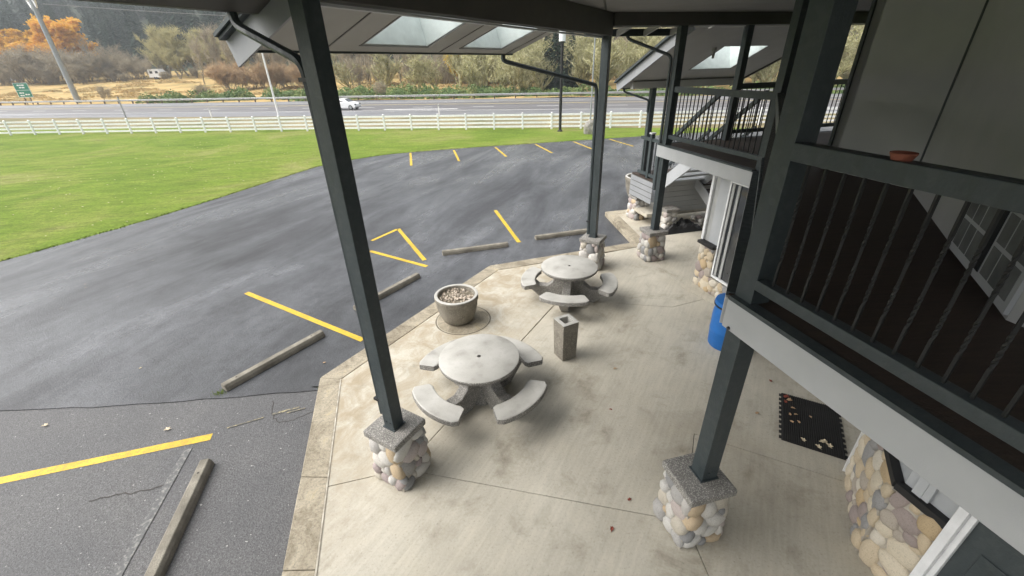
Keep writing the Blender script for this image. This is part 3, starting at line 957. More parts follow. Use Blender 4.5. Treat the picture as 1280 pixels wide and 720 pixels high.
def skylight(o, along, out, z0, m, s0, s1, d0, d1, parent, hgt=0.55):
    t = 0.015
    def pt(s, d, h):
        k = h if h > 0.1 else 0.0
        return o + along * s + out * (d + m * k * 0.8) + Z * (z0 - m * d + h)
    shaft = MB()
    lo, hi = 0.012, hgt
    for (a, b_) in (((s0, d0), (s1, d0)), ((s1, d0), (s1, d1)), ((s1, d1), (s0, d1)), ((s0, d1), (s0, d0))):
        c = ((s0 + s1) / 2, (d0 + d1) / 2)
        def ins(p, k):
            return (p[0] + math.copysign(k, c[0] - p[0]), p[1] + math.copysign(k, c[1] - p[1]))
        i0, i1, j0, j1 = ins(a, .002), ins(b_, .002), ins(a, t), ins(b_, t)
        vs = [pt(*i0, lo), pt(*i1, lo), pt(*j1, lo), pt(*j0, lo), pt(*i0, hi), pt(*i1, hi), pt(*j1, hi), pt(*j0, hi)]
        shaft.add(vs, [(0, 1, 2, 3), (7, 6, 5, 4), (0, 4, 5, 1), (1, 5, 6, 2), (2, 6, 7, 3), (3, 7, 4, 0)])
    sh = shaft.build('skylight_shaft', MAT['shaft'], parent)
    MB().add([pt(s0 - .03, d0 - .03, hi + .01), pt(s1 + .03, d0 - .03, hi + .01), pt(s1 + .03, d1 + .03, hi + .01), pt(s0 - .03, d1 + .03, hi + .01)], [(0, 1, 2, 3)]).build('skylight_pane', MAT['skypane'], sh)
    fr = MB()
    for a, b_ in (((s0 - .02, d1), (s1 + .02, d1)), ((s1, d0), (s1, d1)), ((s0, d0), (s0, d1))):
        fr.beam(pt(*a, -0.004), pt(*b_, -0.004), 0.02, 0.008)
    fr.build('opening_trim', MAT['ceiling'], sh)
    j = MB()
    for k in (0.35, 0.7):
        j.beam(pt(s0 + t + .002, d0 + (d1 - d0) * .02, hgt * k), pt(s0 + t + .002, d1 - .02, hgt * k), 0.006, 0.014)
        j.beam(pt(s0 + .02, d0 + t + .002, hgt * k), pt(s1 - .02, d0 + t + .002, hgt * k), 0.006, 0.014)
    j.build('panel_seam', MAT['beam'], sh)

# skylit eave outside the beam between the two left posts
RZ, RM = 5.0, 0.36
h1, h2 = (1.45, 2.56, 0.36, 1.12), (3.27, 4.37, 0.36, 1.12)
h1w, h2w = (h1[0], h1[1], h1[2], h1[3] + .13), (h2[0], h2[1], h2[2], h2[3] + .13)
rf = sloped(P1, C1, N1, RZ, RM, around(0.26, 5.0, 0.09, 1.27, [h1, h2]), 0.012, 'eave_roof', 'soffit', lodge)
sloped(P1, C1, N1, RZ, RM, around(0.262, 4.998, 0.095, 1.268, [h1w, h2w]), 0.15, 'roof_framing', 'soffit', rf, lift=0.0125)
for h in (h1, h2):
    skylight(P1, C1, N1, RZ, RM, *h, rf)
def rl(s, d, h=0.0):
    return P1 + C1 * s + N1 * d + Z * (RZ - RM * d + h)
MB().beam(rl(0.26, 1.30, 0.05), rl(5.0, 1.30, 0.05), 0.06, 0.12).build('gutter', MAT['post'], rf)
MB().beam(rl(0.245, 0.09, 0.06), rl(0.245, 1.50, 0.06), 0.025, 0.24, up=(0, 0, 1)).build('barge_board', MAT['barge'], rf)
MB().beam(rl(0.20, 0.09, 0.19), rl(0.20, 1.53, 0.19), 0.07, 0.025).build('roof_edge_strip', MAT['post'], rf)
MB().beam(rl(0.17, 0.09, 0.225), rl(0.17, 1.55, 0.225), 0.06, 0.03).build('roof_edge_strip', MAT['post'], rf)
sloped(P1, C1, N1, RZ, RM, around(0.15, 5.05, 0.09, 1.33, [h1w, h2w]), 0.02, 'roofing', 'beam', rf, lift=0.24)
for s in (1.05, 2.95, 4.75):
    MB().beam(rl(s, 0.1, -0.006), rl(s, 1.26, -0.006), 0.012, 0.01).build('soffit_joint', MAT['ceiling'], rf)
# main eave this side of the first post
rn = sloped(P1, C1, N1, 5.13, RM, [(-7, 0.66, 0.09, 0.93)], 0.14, 'main_eave', 'beam', lodge)
MB().beam(P1 + C1 * -7 + N1 * 0.97 + Z * 4.86, P1 + C1 * 0.66 + N1 * 0.97 + Z * 4.86, 0.09, 0.13).build('gutter', MAT['beam'], rn)
MB().box((P1 + C1 * 0.02 + N1 * 0.5 + Z * 4.925), 0.05, 0.05, 0.02, R(30)).build('vent', MAT['fascia'], rn)

# low shed roof over the stairs, sloping away
Q0, SZ, SM = Vector((3.47, 9.8, 0)), 5.0, 0.40
hs_ = (1.87, 3.12, 0.94, 2.14)
hsw = (hs_[0], hs_[1], hs_[2], hs_[3] + .15)
rs = sloped(Q0, E2, E1, SZ, SM, around(0.46, 4.14, 0.12, 3.2, [hs_]), 0.012, 'stair_roof', 'soffit', lodge)
sloped(Q0, E2, E1, SZ, SM, around(0.462, 4.138, 0.125, 3.198, [hsw]), 0.15, 'roof_framing', 'soffit', rs, lift=0.0125)
skylight(Q0, E2, E1, SZ, SM, *hs_, rs)
def sl(s, d, h=0.0):
    return Q0 + E2 * s + E1 * d + Z * (SZ - SM * d + h)
MB().beam(sl(0.445, 0.12, 0.06), sl(0.445, 3.30, 0.06), 0.025, 0.22).build('barge_board', MAT['barge'], rs)
MB().beam(sl(0.40, 0.12, 0.20), sl(0.40, 3.33, 0.20), 0.09, 0.04).build('roof_edge_strip', MAT['post'], rs)
MB().beam(sl(4.155, 0.12, 0.06), sl(4.155, 3.30, 0.06), 0.025, 0.20).build('barge_board', MAT['beam'], rs)
sloped(Q0, E2, E1, SZ, SM, around(0.36, 4.2, 0.12, 3.28, [hsw]), 0.02, 'roofing', 'beam', rs, lift=0.225)
MB().beam(sl(0.6, 2.74, -0.10), sl(4.0, 2.74, -0.10), 0.14, 0.18).build('roof_beam', MAT['soffit'], rs)
MB().beam(sl(0.46, 3.23, 0.05), sl(4.14, 3.23, 0.05), 0.06, 0.12).build('gutter', MAT['post'], rs)
lb = sl(1.66, 0.98, -0.02)
MB().lathe([(0.0, -0.20), (0.028, -0.20), (0.034, -0.05), (0.055, -0.045), (0.055, 0.02), (0, 0.02)], 12, lb).build('lamp', MAT['soffit'], rs)
# rafter tails and gutter beyond the second beam
for k in range(4):
    a = P2 + E2 * (0.55 + k * 0.62) + E1 * 0.08 + Z * 5.02
    MB().beam(a, a + E1 * 0.62 - Z * 0.14, 0.05, 0.11).build('rafter_tail', MAT['soffit'], lodge)
g0 = P2 + E2 * -0.15 + E1 * 0.72 + Z * 4.905
MB().beam(g0, g0 + E2 * 2.05, 0.09, 0.13).build('gutter', MAT['post'], lodge)
MB().obox(P2 + E2 * 0.9 + E1 * 0.38 + Z * 5.09, E2 * 1.05, E1 * 0.38 + Z * -0.06, Z * 0.02).build('eave_board', MAT['beam'], lodge)

# ================================================================== DOWNSPOUTS
def bar_path(name, pts, w, h, mat, label, cat, group=None):
    """square-section pipe with rounded bends"""
    pts = [Vector(p) for p in pts]
    fine = [pts[0]]
    for i in range(1, len(pts) - 1):
        a = pts[i] + (pts[i - 1] - pts[i]).normalized() * min(0.10, (pts[i - 1] - pts[i]).length * 0.4)
        c = pts[i] + (pts[i + 1] - pts[i]).normalized() * min(0.10, (pts[i + 1] - pts[i]).length * 0.4)
        for k in range(6):
            t = k / 5
            fine.append(a * (1 - t) ** 2 + pts[i] * 2 * t * (1 - t) + c * t * t)
    fine.append(pts[-1])
    b = MB()
    b.tube(fine, w * 0.62, 8)
    root = thing(name, pts[-1], 0, label, cat, group)
    b.build('pipe', MAT[mat], root, smooth=True)
    return root
d1 = bar_path('downspout', [P1 + C1 * 0.03 + N1 * 0.97 + Z * 4.82, P1 + C1 * 0.03 + N1 * 0.95 + Z * 4.70, P1 + C1 * -0.02 + N1 * 0.14 + Z * 4.42, P1 + C1 * -0.02 + N1 * 0.125 + Z * 4.1, P1 + C1 * -0.02 + N1 * 0.125 + Z * 0.9], 0.06, 0.08, 'post', 'dark downspout down the post left of the nearer picnic table', 'downspout')
for z in (1.12, 4.3):
    MB().box(P1 + C1 * -0.02 + N1 * 0.125 + Z * z, 0.09, 0.10, 0.03, R(-31.5)).build('strap', MAT['black'], d1)
d2 = bar_path('downspout', [rl(4.72, 1.30, 0.0), rl(4.72, 1.30, -0.10), P2 + N1 * 0.14 + C1 * -0.02 + Z * 3.97, P2 + N1 * 0.125 + C1 * -0.02 + Z * 3.6, P2 + N1 * 0.125 + C1 * -0.02 + Z * 0.80], 0.06, 0.08, 'post', 'dark downspout down the post behind the farther picnic table', 'downspout')
MB().box(P2 + C1 * -0.02 + N1 * 0.125 + Z * 1.12, 0.09, 0.10, 0.03, R(-31.5)).build('strap', MAT['black'], d2)
bar_path('downspout', [g0 + E2 * 0.95 + Z * -0.05, g0 + E2 * 1.0 - Z * 0.12, P3 + E1 * 0.1 - E2 * 0.08 + Z * 4.45, P3 + E1 * 0.1 - E2 * 0.08 + Z * 4.2, P3 + E1 * 0.1 - E2 * 0.08 + Z * 2.75], 0.05, 0.07, 'post', 'short dark downspout behind the far balcony corner post', 'downspout')
bar_path('downspout', [sl(0.62, 3.2, -0.02), sl(0.62, 3.18, -0.10), PL + E2 * -0.10 + E1 * -0.06 + Z * 3.42, PL + E2 * -0.10 + E1 * -0.06 + Z * 3.3, PL + E2 * -0.10 + E1 * -0.06 + Z * 3.1], 0.045, 0.06, 'post', 'slim downspout on the post of the low stair roof', 'downspout')

# ================================================================== RAILINGS
def baluster_mesh(h, half=0.0075, twisted=True):
    b = MB()
    if twisted:
        zs, ang = [], []
        n = 44
        for i in range(n + 1):
            t = i / n
            a = 0.0
            for c in (0.32, 0.68):
                a += 2.2 * math.pi * min(1, max(0, (t - (c - 0.11)) / 0.22))
            zs.append(t * h); ang.append(a)
    else:
        zs, ang = [0, h], [0, 0]
    vs = []
    for z, a in zip(zs, ang):
        for k in range(4):
            q = a + math.pi / 4 + k * math.pi / 2
            vs.append((half * 1.414 * math.cos(q), half * 1.414 * math.sin(q), z))
    n = len(zs)
    b.add(vs, [(i * 4 + k, i * 4 + (k + 1) % 4, (i + 1) * 4 + (k + 1) % 4, (i + 1) * 4 + k) for i in range(n - 1) for k in range(4)])
    return b.mesh('baluster', MAT['iron'])
BAL_T = baluster_mesh(0.84)
BAL_S = baluster_mesh(0.84, twisted=False)
def railing(a, b, label, step=0.117, me=BAL_S, ztop=3.89, zlo=2.86, group='balcony railings', w=0.095):
    d = (b - a).normalized()
    t = thing('balcony_railing', (a.x, a.y, DK), 0, label, 'railing', group)
    MB().beam(a + Z * (ztop - 0.055), b + Z * (ztop - 0.055), w, 0.11).build('top_rail', MAT['post'], t, bevel=0.006)
    MB().beam(a + Z * (zlo + 0.04), b + Z * (zlo + 0.04), 0.085, 0.08).build('bottom_rail', MAT['post'], t, bevel=0.006)
    n = int((b - a).length / step)
    off = ((b - a).length - (n - 1) * step) / 2
    sc = (ztop - 0.11 - zlo - 0.08) / 0.84
    rz = math.atan2(d.y, d.x)
    for i in range(n):
        p = a + d * (off + i * step)
        inst(me, 'baluster', t, Matrix.Translation((p.x - a.x, p.y - a.y, zlo + 0.078 - DK)) @ Matrix.Rotation(rz, 4, 'Z') @ Matrix.Diagonal((1, 1, sc * 1.005, 1)))
    return t
rail_a = P5 - E1 * 0.086
railing(rail_a, rail_a - E1 * 4.2, 'near balcony railing with twisted iron bars, carrying a red saucer', me=BAL_T)
pe, pf = EC + E2 * 0.14, P5
dd_ = (pe - pf).normalized()
railing(pf + dd_ * 0.09, pe - dd_ * 0.08, 'balcony railing seen end on behind the thick near post')
railing(P3 + E2 * 0.02 - E1 * 0.08, EC + E2 * 0.14 + E1 * 0.08, 'far balcony railing with thin upright bars left of the thick post')
railing(P6 + E2 * 0.08, P6 + E2 * 3.5, 'far railing seen in the gap beside the grey wall')
sau = thing('saucer', tuple(rail_a - E1 * 0.60 + Z * 3.89), 0, 'small terracotta saucer resting on the near balcony rail', 'saucer')
MB().lathe([(0.0, 0.0), (0.042, 0.0), (0.056, 0.030), (0.051, 0.030), (0.039, 0.008), (0.0, 0.008)], 20).build('dish', MAT['terracotta'], sau, world=False, smooth=True)
MB().lathe([(0.051, 0.030), (0.056, 0.030), (0.056, 0.036), (0.051, 0.036), (0.051, 0.030)], 20).build('rim', MAT['terracotta'], sau, world=False)

# ================================================================== STAIRS
def ql(s, d, z):
    return Q0 + E2 * s + E1 * d + Z * z
st = thing('staircase', tuple(ql(1.6, 1.5, 0)), 0, 'grey and white boarded staircase under the low skylit roof', 'staircase')
LZ = 1.40
nst = 7
for i in range(1, nst + 1):
    z = DK - i * (DK - LZ) / nst
    d = 0.16 + (i - 1) * 0.235
    MB().obox(ql(1.9, d + 0.14, z - 0.02), E2 * 0.62, E1 * 0.14, Z * 0.02).build('tread', MAT['sidinglight'], st)
for s in (1.27, 2.55):
    MB().add([ql(s - .02, 0.14, DK - .03), ql(s + .02, 0.14, DK - .03), ql(s + .02, 1.9, LZ - 0.05), ql(s - .02, 1.9, LZ - 0.05),
              ql(s - .02, 0.14, DK - .42), ql(s + .02, 0.14, DK - .42), ql(s + .02, 1.9, LZ - 0.42), ql(s - .02, 1.9, LZ - 0.42)],
             [(0, 1, 2, 3), (7, 6, 5, 4), (0, 4, 5, 1), (1, 5, 6, 2), (2, 6, 7, 3), (3, 7, 4, 0)]).build('stringer', MAT['sidinglight'], st)
MB().obox(ql(2.35, 2.4, LZ - 0.03), E2 * 1.32, E1 * 0.58, Z * 0.03).build('landing', MAT['deck'], st)
for k in range(4):
    z = 0.74 + k * 0.155
    MB().obox(ql(1.0, 2.35, z + 0.075), E2 * 0.012, E1 * 0.62, Z * 0.069).build('white_board', MAT['barge'], st)
    MB().obox(ql(1.0, 2.35, z + 0.151), E2 * 0.008, E1 * 0.618, Z * 0.0065).build('board_lap', MAT['beam'], st)
for k in range(6):
    z = 0.42 + k * 0.155
    MB().obox(ql(2.25, 1.80, z + 0.075), E2 * 1.1, E1 * 0.012, Z * 0.074).build('grey_board', MAT['siding'], st)
MB().obox(ql(2.2, 2.35, 0.36), E2 * 1.2, E1 * 0.50, Z * 0.05).build('ledge', MAT['concrete'], st)
for i in range(8):
    z = LZ - (i + 1) * LZ / 9
    MB().obox(ql(2.95, 1.65 - i * 0.25, z - 0.02), E2 * 0.5, E1 * 0.14, Z * 0.02).build('tread', MAT['deck'], st)
for s in (2.42, 3.48):
    MB().beam(ql(s, 1.8, LZ - 0.14), ql(s, -0.45, 0.02), 0.04, 0.26).build('stringer', MAT['fascia'], st)
# handrails and bars of the upper flight
for s in (1.3, 2.55):
    hr = MB().beam(ql(s, 0.05, 3.68), ql(s, 2.0, 2.22), 0.07, 0.09).build('handrail', MAT['post'], st)
    MB().beam(ql(s, 0.15, 2.92), ql(s, 1.95, 1.58), 0.05, 0.06).build('lower_rail', MAT['post'], st)
    for k in range(14):
        d = 0.22 + k * 0.125
        z = 3.68 - (d - 0.05) * 0.749
        MB().box(ql(s, d, z - 0.41), 0.016, 0.016, 0.80, R(13.5)).build('baluster', MAT['iron'], st)
    MB().box(ql(s, 2.02, LZ + 0.52), 0.11, 0.11, 1.04, R(13.5)).build('newel', MAT['post'], st)
nw = MB().box(ql(1.06, 2.15, LZ + 0.60), 0.10, 0.10, 1.2, R(13.5)).build('newel', MAT['post'], st)
MB().box(ql(1.06, 2.15, LZ + 1.22), 0.13, 0.13, 0.04, R(13.5)).build('newel_cap', MAT['fascia'], nw)
for z in (LZ + 1.05, LZ + 0.10):
    MB().beam(ql(1.06, 2.70, z), ql(1.06, 1.75, z), 0.07, 0.08).build('landing_rail', MAT['post'], st)
for k in range(7):
    MB().box(ql(1.06, 1.80 + k * 0.12, LZ + 0.57), 0.016, 0.016, 0.9, R(13.5)).build('baluster', MAT['iron'], st)
MB().box(ql(1.06, 1.72, LZ + 0.42), 0.12, 0.12, 1.3, R(13.5)).build('newel', MAT['post'], st)
# stones edging the bed beneath the stairs, and a heap of dark sheeting
bed = thing('stone_edging', tuple(ql(2.65, 1.55, 0)), R(13.5), 'low heap of river stones at the foot of the stairs', 'stones')
q = random.Random(9)
for k in range(11):
    m = Matrix.Translation((q.uniform(-.25, .25), q.uniform(-.12, .12), 0.06 + 0.09 * (k % 3))) @ Matrix.Rotation(q.uniform(0, 6), 4, 'Z') @ Matrix.Diagonal((q.uniform(.07, .12), q.uniform(.06, .09), .065, 1))
    inst(q.choice(BLOBS), 'stone', bed, m)
b = MB()
n = 26
for j in range(n):
    for i in range(n):
        x, y = i / (n - 1) - .5, j / (n - 1) - .5
        e = max(0, 1 - (2.0 * max(abs(x), abs(y))) ** 3)
        b.v.append((x * 1.3, y * 0.62, e * (0.2 + 0.26 * noise.noise(Vector((x * 5, y * 4, 3.3))) + 0.08 * noise.noise(Vector((x * 13, y * 11, 1.3)))) + 0.005))
b.f = [(j * n + i, j * n + i + 1, (j + 1) * n + i + 1, (j + 1) * n + i) for j in range(n - 1) for i in range(n - 1)]
tp_ = ql(1.85, 1.42, 0)
trp = thing('tarp_heap', tuple(tp_), R(13.5), 'crumpled black sheeting heaped beneath the stairs', 'tarp')
b.build('sheet', MAT['black'], trp, world=False)

# ================================================================== PICNIC TABLES
def arc_slab(r0, r1, a0, a1, z0, z1, n=14, edge=0.02):
    """curved bench top with softened edges and rounded corners"""
    b = MB()
    rows = []
    for i in range(n + 1):
        t = i / n
        a = a0 + (a1 - a0) * t
        e = min(t, 1 - t) * (a1 - a0) * (r0 + r1) / 2
        pull = 0.035 * max(0, 1 - e / 0.035) ** 2
        ri, ro = r0 + pull, r1 - pull
        ring = [(ri + edge, z1), (ro - edge, z1), (ro - edge * .3, z1 - edge * .3), (ro, z1 - edge), (ro, z0 + .01), (ro - .015, z0), (ri + .015, z0), (ri, z0 + .01), (ri, z1 - edge), (ri + edge * .3, z1 - edge * .3)]
        rows.append([(r * math.cos(a), r * math.sin(a), z) for r, z in ring])
    m = len(rows[0])
    b.v = [p for r in rows for p in r]
    b.f = [(i * m + k, i * m + (k + 1) % m, (i + 1) * m + (k + 1) % m, (i + 1) * m + k) for i in range(n) for k in range(m)]
    b.f += [tuple(range(m - 1, -1, -1)), tuple(range(n * m, n * m + m))]
    return b
def top_mat_split(o, zmin, mat):
    """paint only the upward faces with the trowelled finish"""
    o.data.materials.append(mat)
    for p in o.data.polygons:
        if p.normal.z > 0.75 and p.center.z > zmin:
            p.material_index = 1
def picnic_table(c, rz, label):
    t = thing('picnic_table', (c[0], c[1], 0), rz, label, 'picnic table', 'round concrete picnic tables')
    top = MB().lathe([(0.05, 0.665), (0.50, 0.665), (0.535, 0.675), (0.562, 0.70), (0.572, 0.735), (0.565, 0.752), (0.55, 0.760), (0.028, 0.760), (0.026, 0.70)], 56).build('tabletop', MAT['aggregate'], t, world=False, smooth=True)
    top_mat_split(top, 0.74, MAT['seat'])
    MB().lathe([(0.0, 0.70), (0.027, 0.70)], 16).build('umbrella_hole', MAT['black'], top, world=False)
    MB().lathe([(0.18, 0.0), (0.17, 0.06), (0.13, 0.3), (0.15, 0.5), (0.22, 0.664)], 20).build('pedestal', MAT['aggregate'], t, world=False, smooth=True)
    for k in range(4):
        a = R(45 + 90 * k)
        d, s = Vector((math.cos(a), math.sin(a), 0)), Vector((-math.sin(a), math.cos(a), 0))
        # a curved rib: table support and bench arm in one casting
        prof = [(0.12, 0.0, 0.664), (0.30, 0.10, 0.664), (0.27, 0.08, 0.50), (0.30, 0.07, 0.34)]
        rib = MB()
        outer = [(0.34, 0.664), (0.30, 0.55), (0.32, 0.40), (0.44, 0.30), (0.62, 0.30), (0.70, 0.37), (0.90, 0.37)]
        inner = [(0.10, 0.664), (0.10, 0.50), (0.10, 0.20), (0.26, 0.0), (0.54, 0.0), (0.70, 0.14), (0.90, 0.31)]
        hw = 0.085
        vs = []
        for (ro, zo), (ri, zi) in zip(outer, inner):
            for sgn in (-1, 1):
                vs += [d * ro + s * hw * sgn + Z * zo, d * ri + s * hw * sgn + Z * zi]
        m = len(outer)
        fs = []
        for i in range(m - 1):
            a0, b0 = i * 4, (i + 1) * 4
            fs += [(a0, a0 + 1, b0 + 1, b0), (a0 + 3, a0 + 2, b0 + 2, b0 + 3), (a0 + 2, a0, b0, b0 + 2), (a0 + 1, a0 + 3, b0 + 3, b0 + 1)]
        fs += [(0, 2, 3, 1), ((m - 1) * 4 + 1, (m - 1) * 4 + 3, (m - 1) * 4 + 2, (m - 1) * 4)]
        rib.add(vs, fs)
        rib.build('support_rib', MAT['aggregate'], t, world=False, bevel=0.012)
        be = arc_slab(0.685, 0.985, a - R(30), a + R(30), 0.372, 0.46).build('bench', MAT['aggregate'], t, world=False)
        top_mat_split(be, 0.44, MAT['seat'])
    return t
picnic_table((-0.49, 4.78), R(1), 'round concrete picnic table with four curved benches, nearer to the camera')
picnic_table((1.17, 7.69), R(31), 'round concrete picnic table with four curved benches, farther, beside the ash bin')

# ================================================================== PATIO OBJECTS
bn = thing('ash_bin', (0.86, 5.75, 0), R(27), 'square pebbled concrete bin standing between the two picnic tables', 'bin')
b = MB()
w0, w1, wi, hb = 0.135, 0.15, 0.085, 0.70
b.add([(-w0, -w0, 0), (w0, -w0, 0), (w0, w0, 0), (-w0, w0, 0), (-w1, -w1, hb), (w1, -w1, hb), (w1, w1, hb), (-w1, w1, hb)], [(3, 2, 1, 0), (0, 1, 5, 4), (1, 2, 6, 5), (2, 3, 7, 6), (3, 0, 4, 7)])
b.build('body', MAT['aggdark'], bn, world=False, bevel=0.012)
b = MB()
for k in range(4):
    c, s = math.cos(k * math.pi / 2), math.sin(k * math.pi / 2)
    def rt(x, y, z):
        return (x * c - y * s, x * s + y * c, z)
    b.add([rt(-w1, -w1, hb), rt(w1, -w1, hb), rt(wi, -wi, hb + .004), rt(-wi, -wi, hb + .004), rt(-wi * .95, -wi * .95, hb - .16), rt(wi * .95, -wi * .95, hb - .16)], [(0, 1, 2, 3), (3, 2, 5, 4)])
b.build('rim', MAT['seat'], bn, world=False)
MB().box((0, 0, hb - 0.165), 0.17, 0.17, 0.01).build('liner', MAT['black'], bn, world=False)

def planter(c, z, r, h, label, fill):
    t = thing('planter', (c[0], c[1], z), 0, label, 'planter')
    MB().lathe([(0, 0), (r * .62, 0), (r * .70, h * .06), (r * .84, h * .30), (r * .93, h * .58), (r * .965, h * .82), (r, h * .86), (r, h), (r * .84, h), (r * .82, h * .9), (r * .80, h * .80)], 40).build('pot', MAT['aggdark'], t, world=False, smooth=True)
    MB().lathe([(r * .86, h + .002), (r * 1.0, h + .002), (r * 0.985, h + .014), (r * .875, h + .014), (r * .86, h + .002)], 40).build('rim', MAT['seat'], t, world=False, smooth=True)
    b = MB()
    nr, ns = 10, 28
    for i in range(nr + 1):
        for k in range(ns):
            rr = r * .835 * i / nr
            a = 2 * math.pi * k / ns
            x, y = rr * math.cos(a), rr * math.sin(a)
            b.v.append((x, y, h * .86 + 0.02 * noise.noise(Vector((x * 14, y * 14, 2)))))
    b.f = [(i * ns + k, i * ns + (k + 1) % ns, (i + 1) * ns + (k + 1) % ns, (i + 1) * ns + k) for i in range(nr) for k in range(ns)]
    so = b.build('soil', MAT['soil'], t, world=False, smooth=True)
    if fill:
        q = random.Random(4)
        b = MB()
        for k in range(150):
            rr, a, s = r * .80 * math.sqrt(q.random()), q.uniform(0, 6.3), q.uniform(.018, .045)
            p = Vector((rr * math.cos(a), rr * math.sin(a), h * .86 + q.uniform(.008, .035)))
            u = Vector((q.uniform(-1, 1), q.uniform(-1, 1), q.uniform(-.5, .5))).normalized()
            v = u.orthogonal().normalized()
            b.add([p - u * s, p + v * s * .6, p + u * s, p - v * s * .6], [(0, 1, 2, 3)])
        o = b.build('dead_leaves', MAT['litter'], so, world=False)
        o['kind'] = 'stuff'
    return t
planter((-1.06, 7.0), 0.012, 0.415, 0.54, 'round concrete planter filled with dead leaves at the patio edge', True)
b = MB().lathe([(0.515, 0.0), (0.525, 0.003), (0.53, 0.003), (0.54, 0.0)], 40, (-0.97, 6.98, 0.004))
b.build('planter_ring', MAT['soil'], patio)
MB().lathe([(0.0, 0.0), (0.50, 0.0)], 40, (-0.97, 6.98, 0.0055)).build('worn_patch', MAT['kerb'], patio)
planter((4.85, 15.5), LOT, 0.55, 0.78, 'large round concrete planter behind the white stair landing', False)

br = thing('blue_barrel', (3.645, 5.93, 0), 0, 'blue plastic barrel with lid against the lodge wall', 'barrel')
MB().lathe([(0, 0), (0.25, 0), (0.27, 0.03), (0.285, 0.3), (0.29, 0.32), (0.285, 0.34), (0.29, 0.62), (0.27, 0.76), (0.25, 0.80), (0, 0.80)], 36).build('drum', MAT['barrel'], br, world=False, smooth=True)
MB().lathe([(0.25, 0.80), (0.292, 0.80), (0.296, 0.83), (0.285, 0.86), (0.16, 0.895), (0, 0.90)], 36).build('lid', MAT['barrel'], br, world=False, smooth=True)
MB().lathe([(0.286, 0.765), (0.298, 0.77), (0.298, 0.796), (0.286, 0.799)], 36).build('band', MAT['black'], br, world=False, smooth=True)

# wheel stops
def wheel_stop(a, b, z, label):
    a, b = Vector((a[0], a[1], 0)), Vector((b[0], b[1], 0))
    d = b - a
    t = thing('wheel_stop', tuple((a + b) / 2 + Z * z), math.atan2(d.y, d.x), label, 'wheel stop', 'concrete wheel stops')
    l = d.length / 2
    bb = MB()
    prof = [(-.085, 0), (.085, 0), (.075, .07), (.05, .115), (-.05, .115), (-.075, .07)]
    vs = [(x, y, zz) for x in (-l, l) for y, zz in prof]
    bb.add(vs, [(5, 4, 3, 2, 1, 0), (6, 7, 8, 9, 10, 11)] + [(k, (k + 1) % 6, 6 + (k + 1) % 6, 6 + k) for k in range(6)])
    bb.build('block', MAT['wheelstop'], t, world=False, bevel=0.01)
    for s in (-1, 1):
        MB().lathe([(0, .117), (.014, .117), (.014, .11)], 10, (s * (l - 0.22), 0, 0)).build('anchor_pin', MAT['bed'], t, world=False)
wheel_stop((-4.66, 5.26), (-3.66, 6.77), LOT, 'concrete wheel stop at the seam between dark and grey asphalt')
wheel_stop((-3.31, 7.66), (-2.27, 9.2), LOT, 'concrete wheel stop beyond the left front post, nearest the planter')
wheel_stop((-1.86, 10.53), (-0.08, 11.03), LOT, 'concrete wheel stop in the dark asphalt left of the stone pier')
wheel_stop((0.72, 11.47), (2.45, 11.97), LOT, 'concrete wheel stop partly behind the farther post')
wheel_stop((-4.03, 3.82), (-3.60, 2.05), LOT - 0.014, 'concrete wheel stop nearest the camera beside a faded stripe')

# door mat
mt = thing('door_mat', (3.95, 4.08, 0.004), R(60), 'black ribbed rubber mat strewn with leaves at the lodge door', 'mat')
MB().box((0, 0, 0.005), 0.98, 0.68, 0.010).build('backing', MAT['rubber'], mt, world=False)
rb = MB().box((0, 0, 0.004), 0.98, 0.011, 0.012).mesh('rib', MAT['rubber'])
for k in range(27):
    inst(rb, 'rib', mt, Matrix.Translation((0, -0.32 + k * 0.0246, 0.010)))
tb = MB().box((0, 0, 0.005), 0.05, 0.03, 0.009).mesh('tab', MAT['rubber'])
for k in range(10):
    for s in (-1, 1):
        inst(tb, 'tab', mt, Matrix.Translation((-0.44 + k * 0.098, s * 0.352, 0)))
def leaf_mesh(mat, seed):
    q = random.Random(seed)
    b = MB()
    n = 12
    pts = []
    for k in range(n):
        a = 2 * math.pi * k / n
        r = (1.0 if k % 2 == 0 else 0.62) * q.uniform(.8, 1.15)
        pts.append((r * math.cos(a), 0.66 * r * math.sin(a), 0.18 * q.uniform(-1, 1) + 0.25 * abs(math.sin(a))))
    b.v = [(0, 0, 0.05)] + pts + [(0, 0, 0.0)] + [(x, y, z - .06) for x, y, z in pts]
    b.f = [(0, 1 + k, 1 + (k + 1) % n) for k in range(n)] + [(n + 1, n + 2 + (k + 1) % n, n + 2 + k) for k in range(n)] + [(1 + k, n + 2 + k, n + 2 + (k + 1) % n, 1 + (k + 1) % n) for k in range(n)]
    return b.mesh('leaf', mat)
LT = [leaf_mesh(MAT[k], i) for i, k in enumerate(('leaftan', 'leafred', 'leafpale', 'leaftan'))]
def leaf(x, y, z, s, kind, label, grp):
    o = bpy.data.objects.new('fallen_leaf', LT[kind])
    COL.objects.link(o)
    o.location = (x, y, z)
    o.rotation_euler = (0, 0, (x * 37 + y * 91) % 6.28)
    o.scale = (s, s, s)
    tag(o, label, 'leaf', grp)
q = random.Random(12)
mc = Vector((3.95, 4.08, 0)); mu, mv = unit(60), unit(150)
for u, v, s, k in ((.42, .28, .055, 1), (.36, .24, .045, 0), (.30, .29, .04, 1), (.20, .20, .034, 0), (.08, .17, .03, 0), (.05, .24, .03, 3), (-.06, .14, .03, 3), (-.10, .22, .028, 0), (.12, .0, .025, 3)):
    p = mc + mu * u + mv * v
    leaf(p.x, p.y, 0.026, s, k, 'small brown fallen leaf on the black rubber mat', 'leaves on the mat')
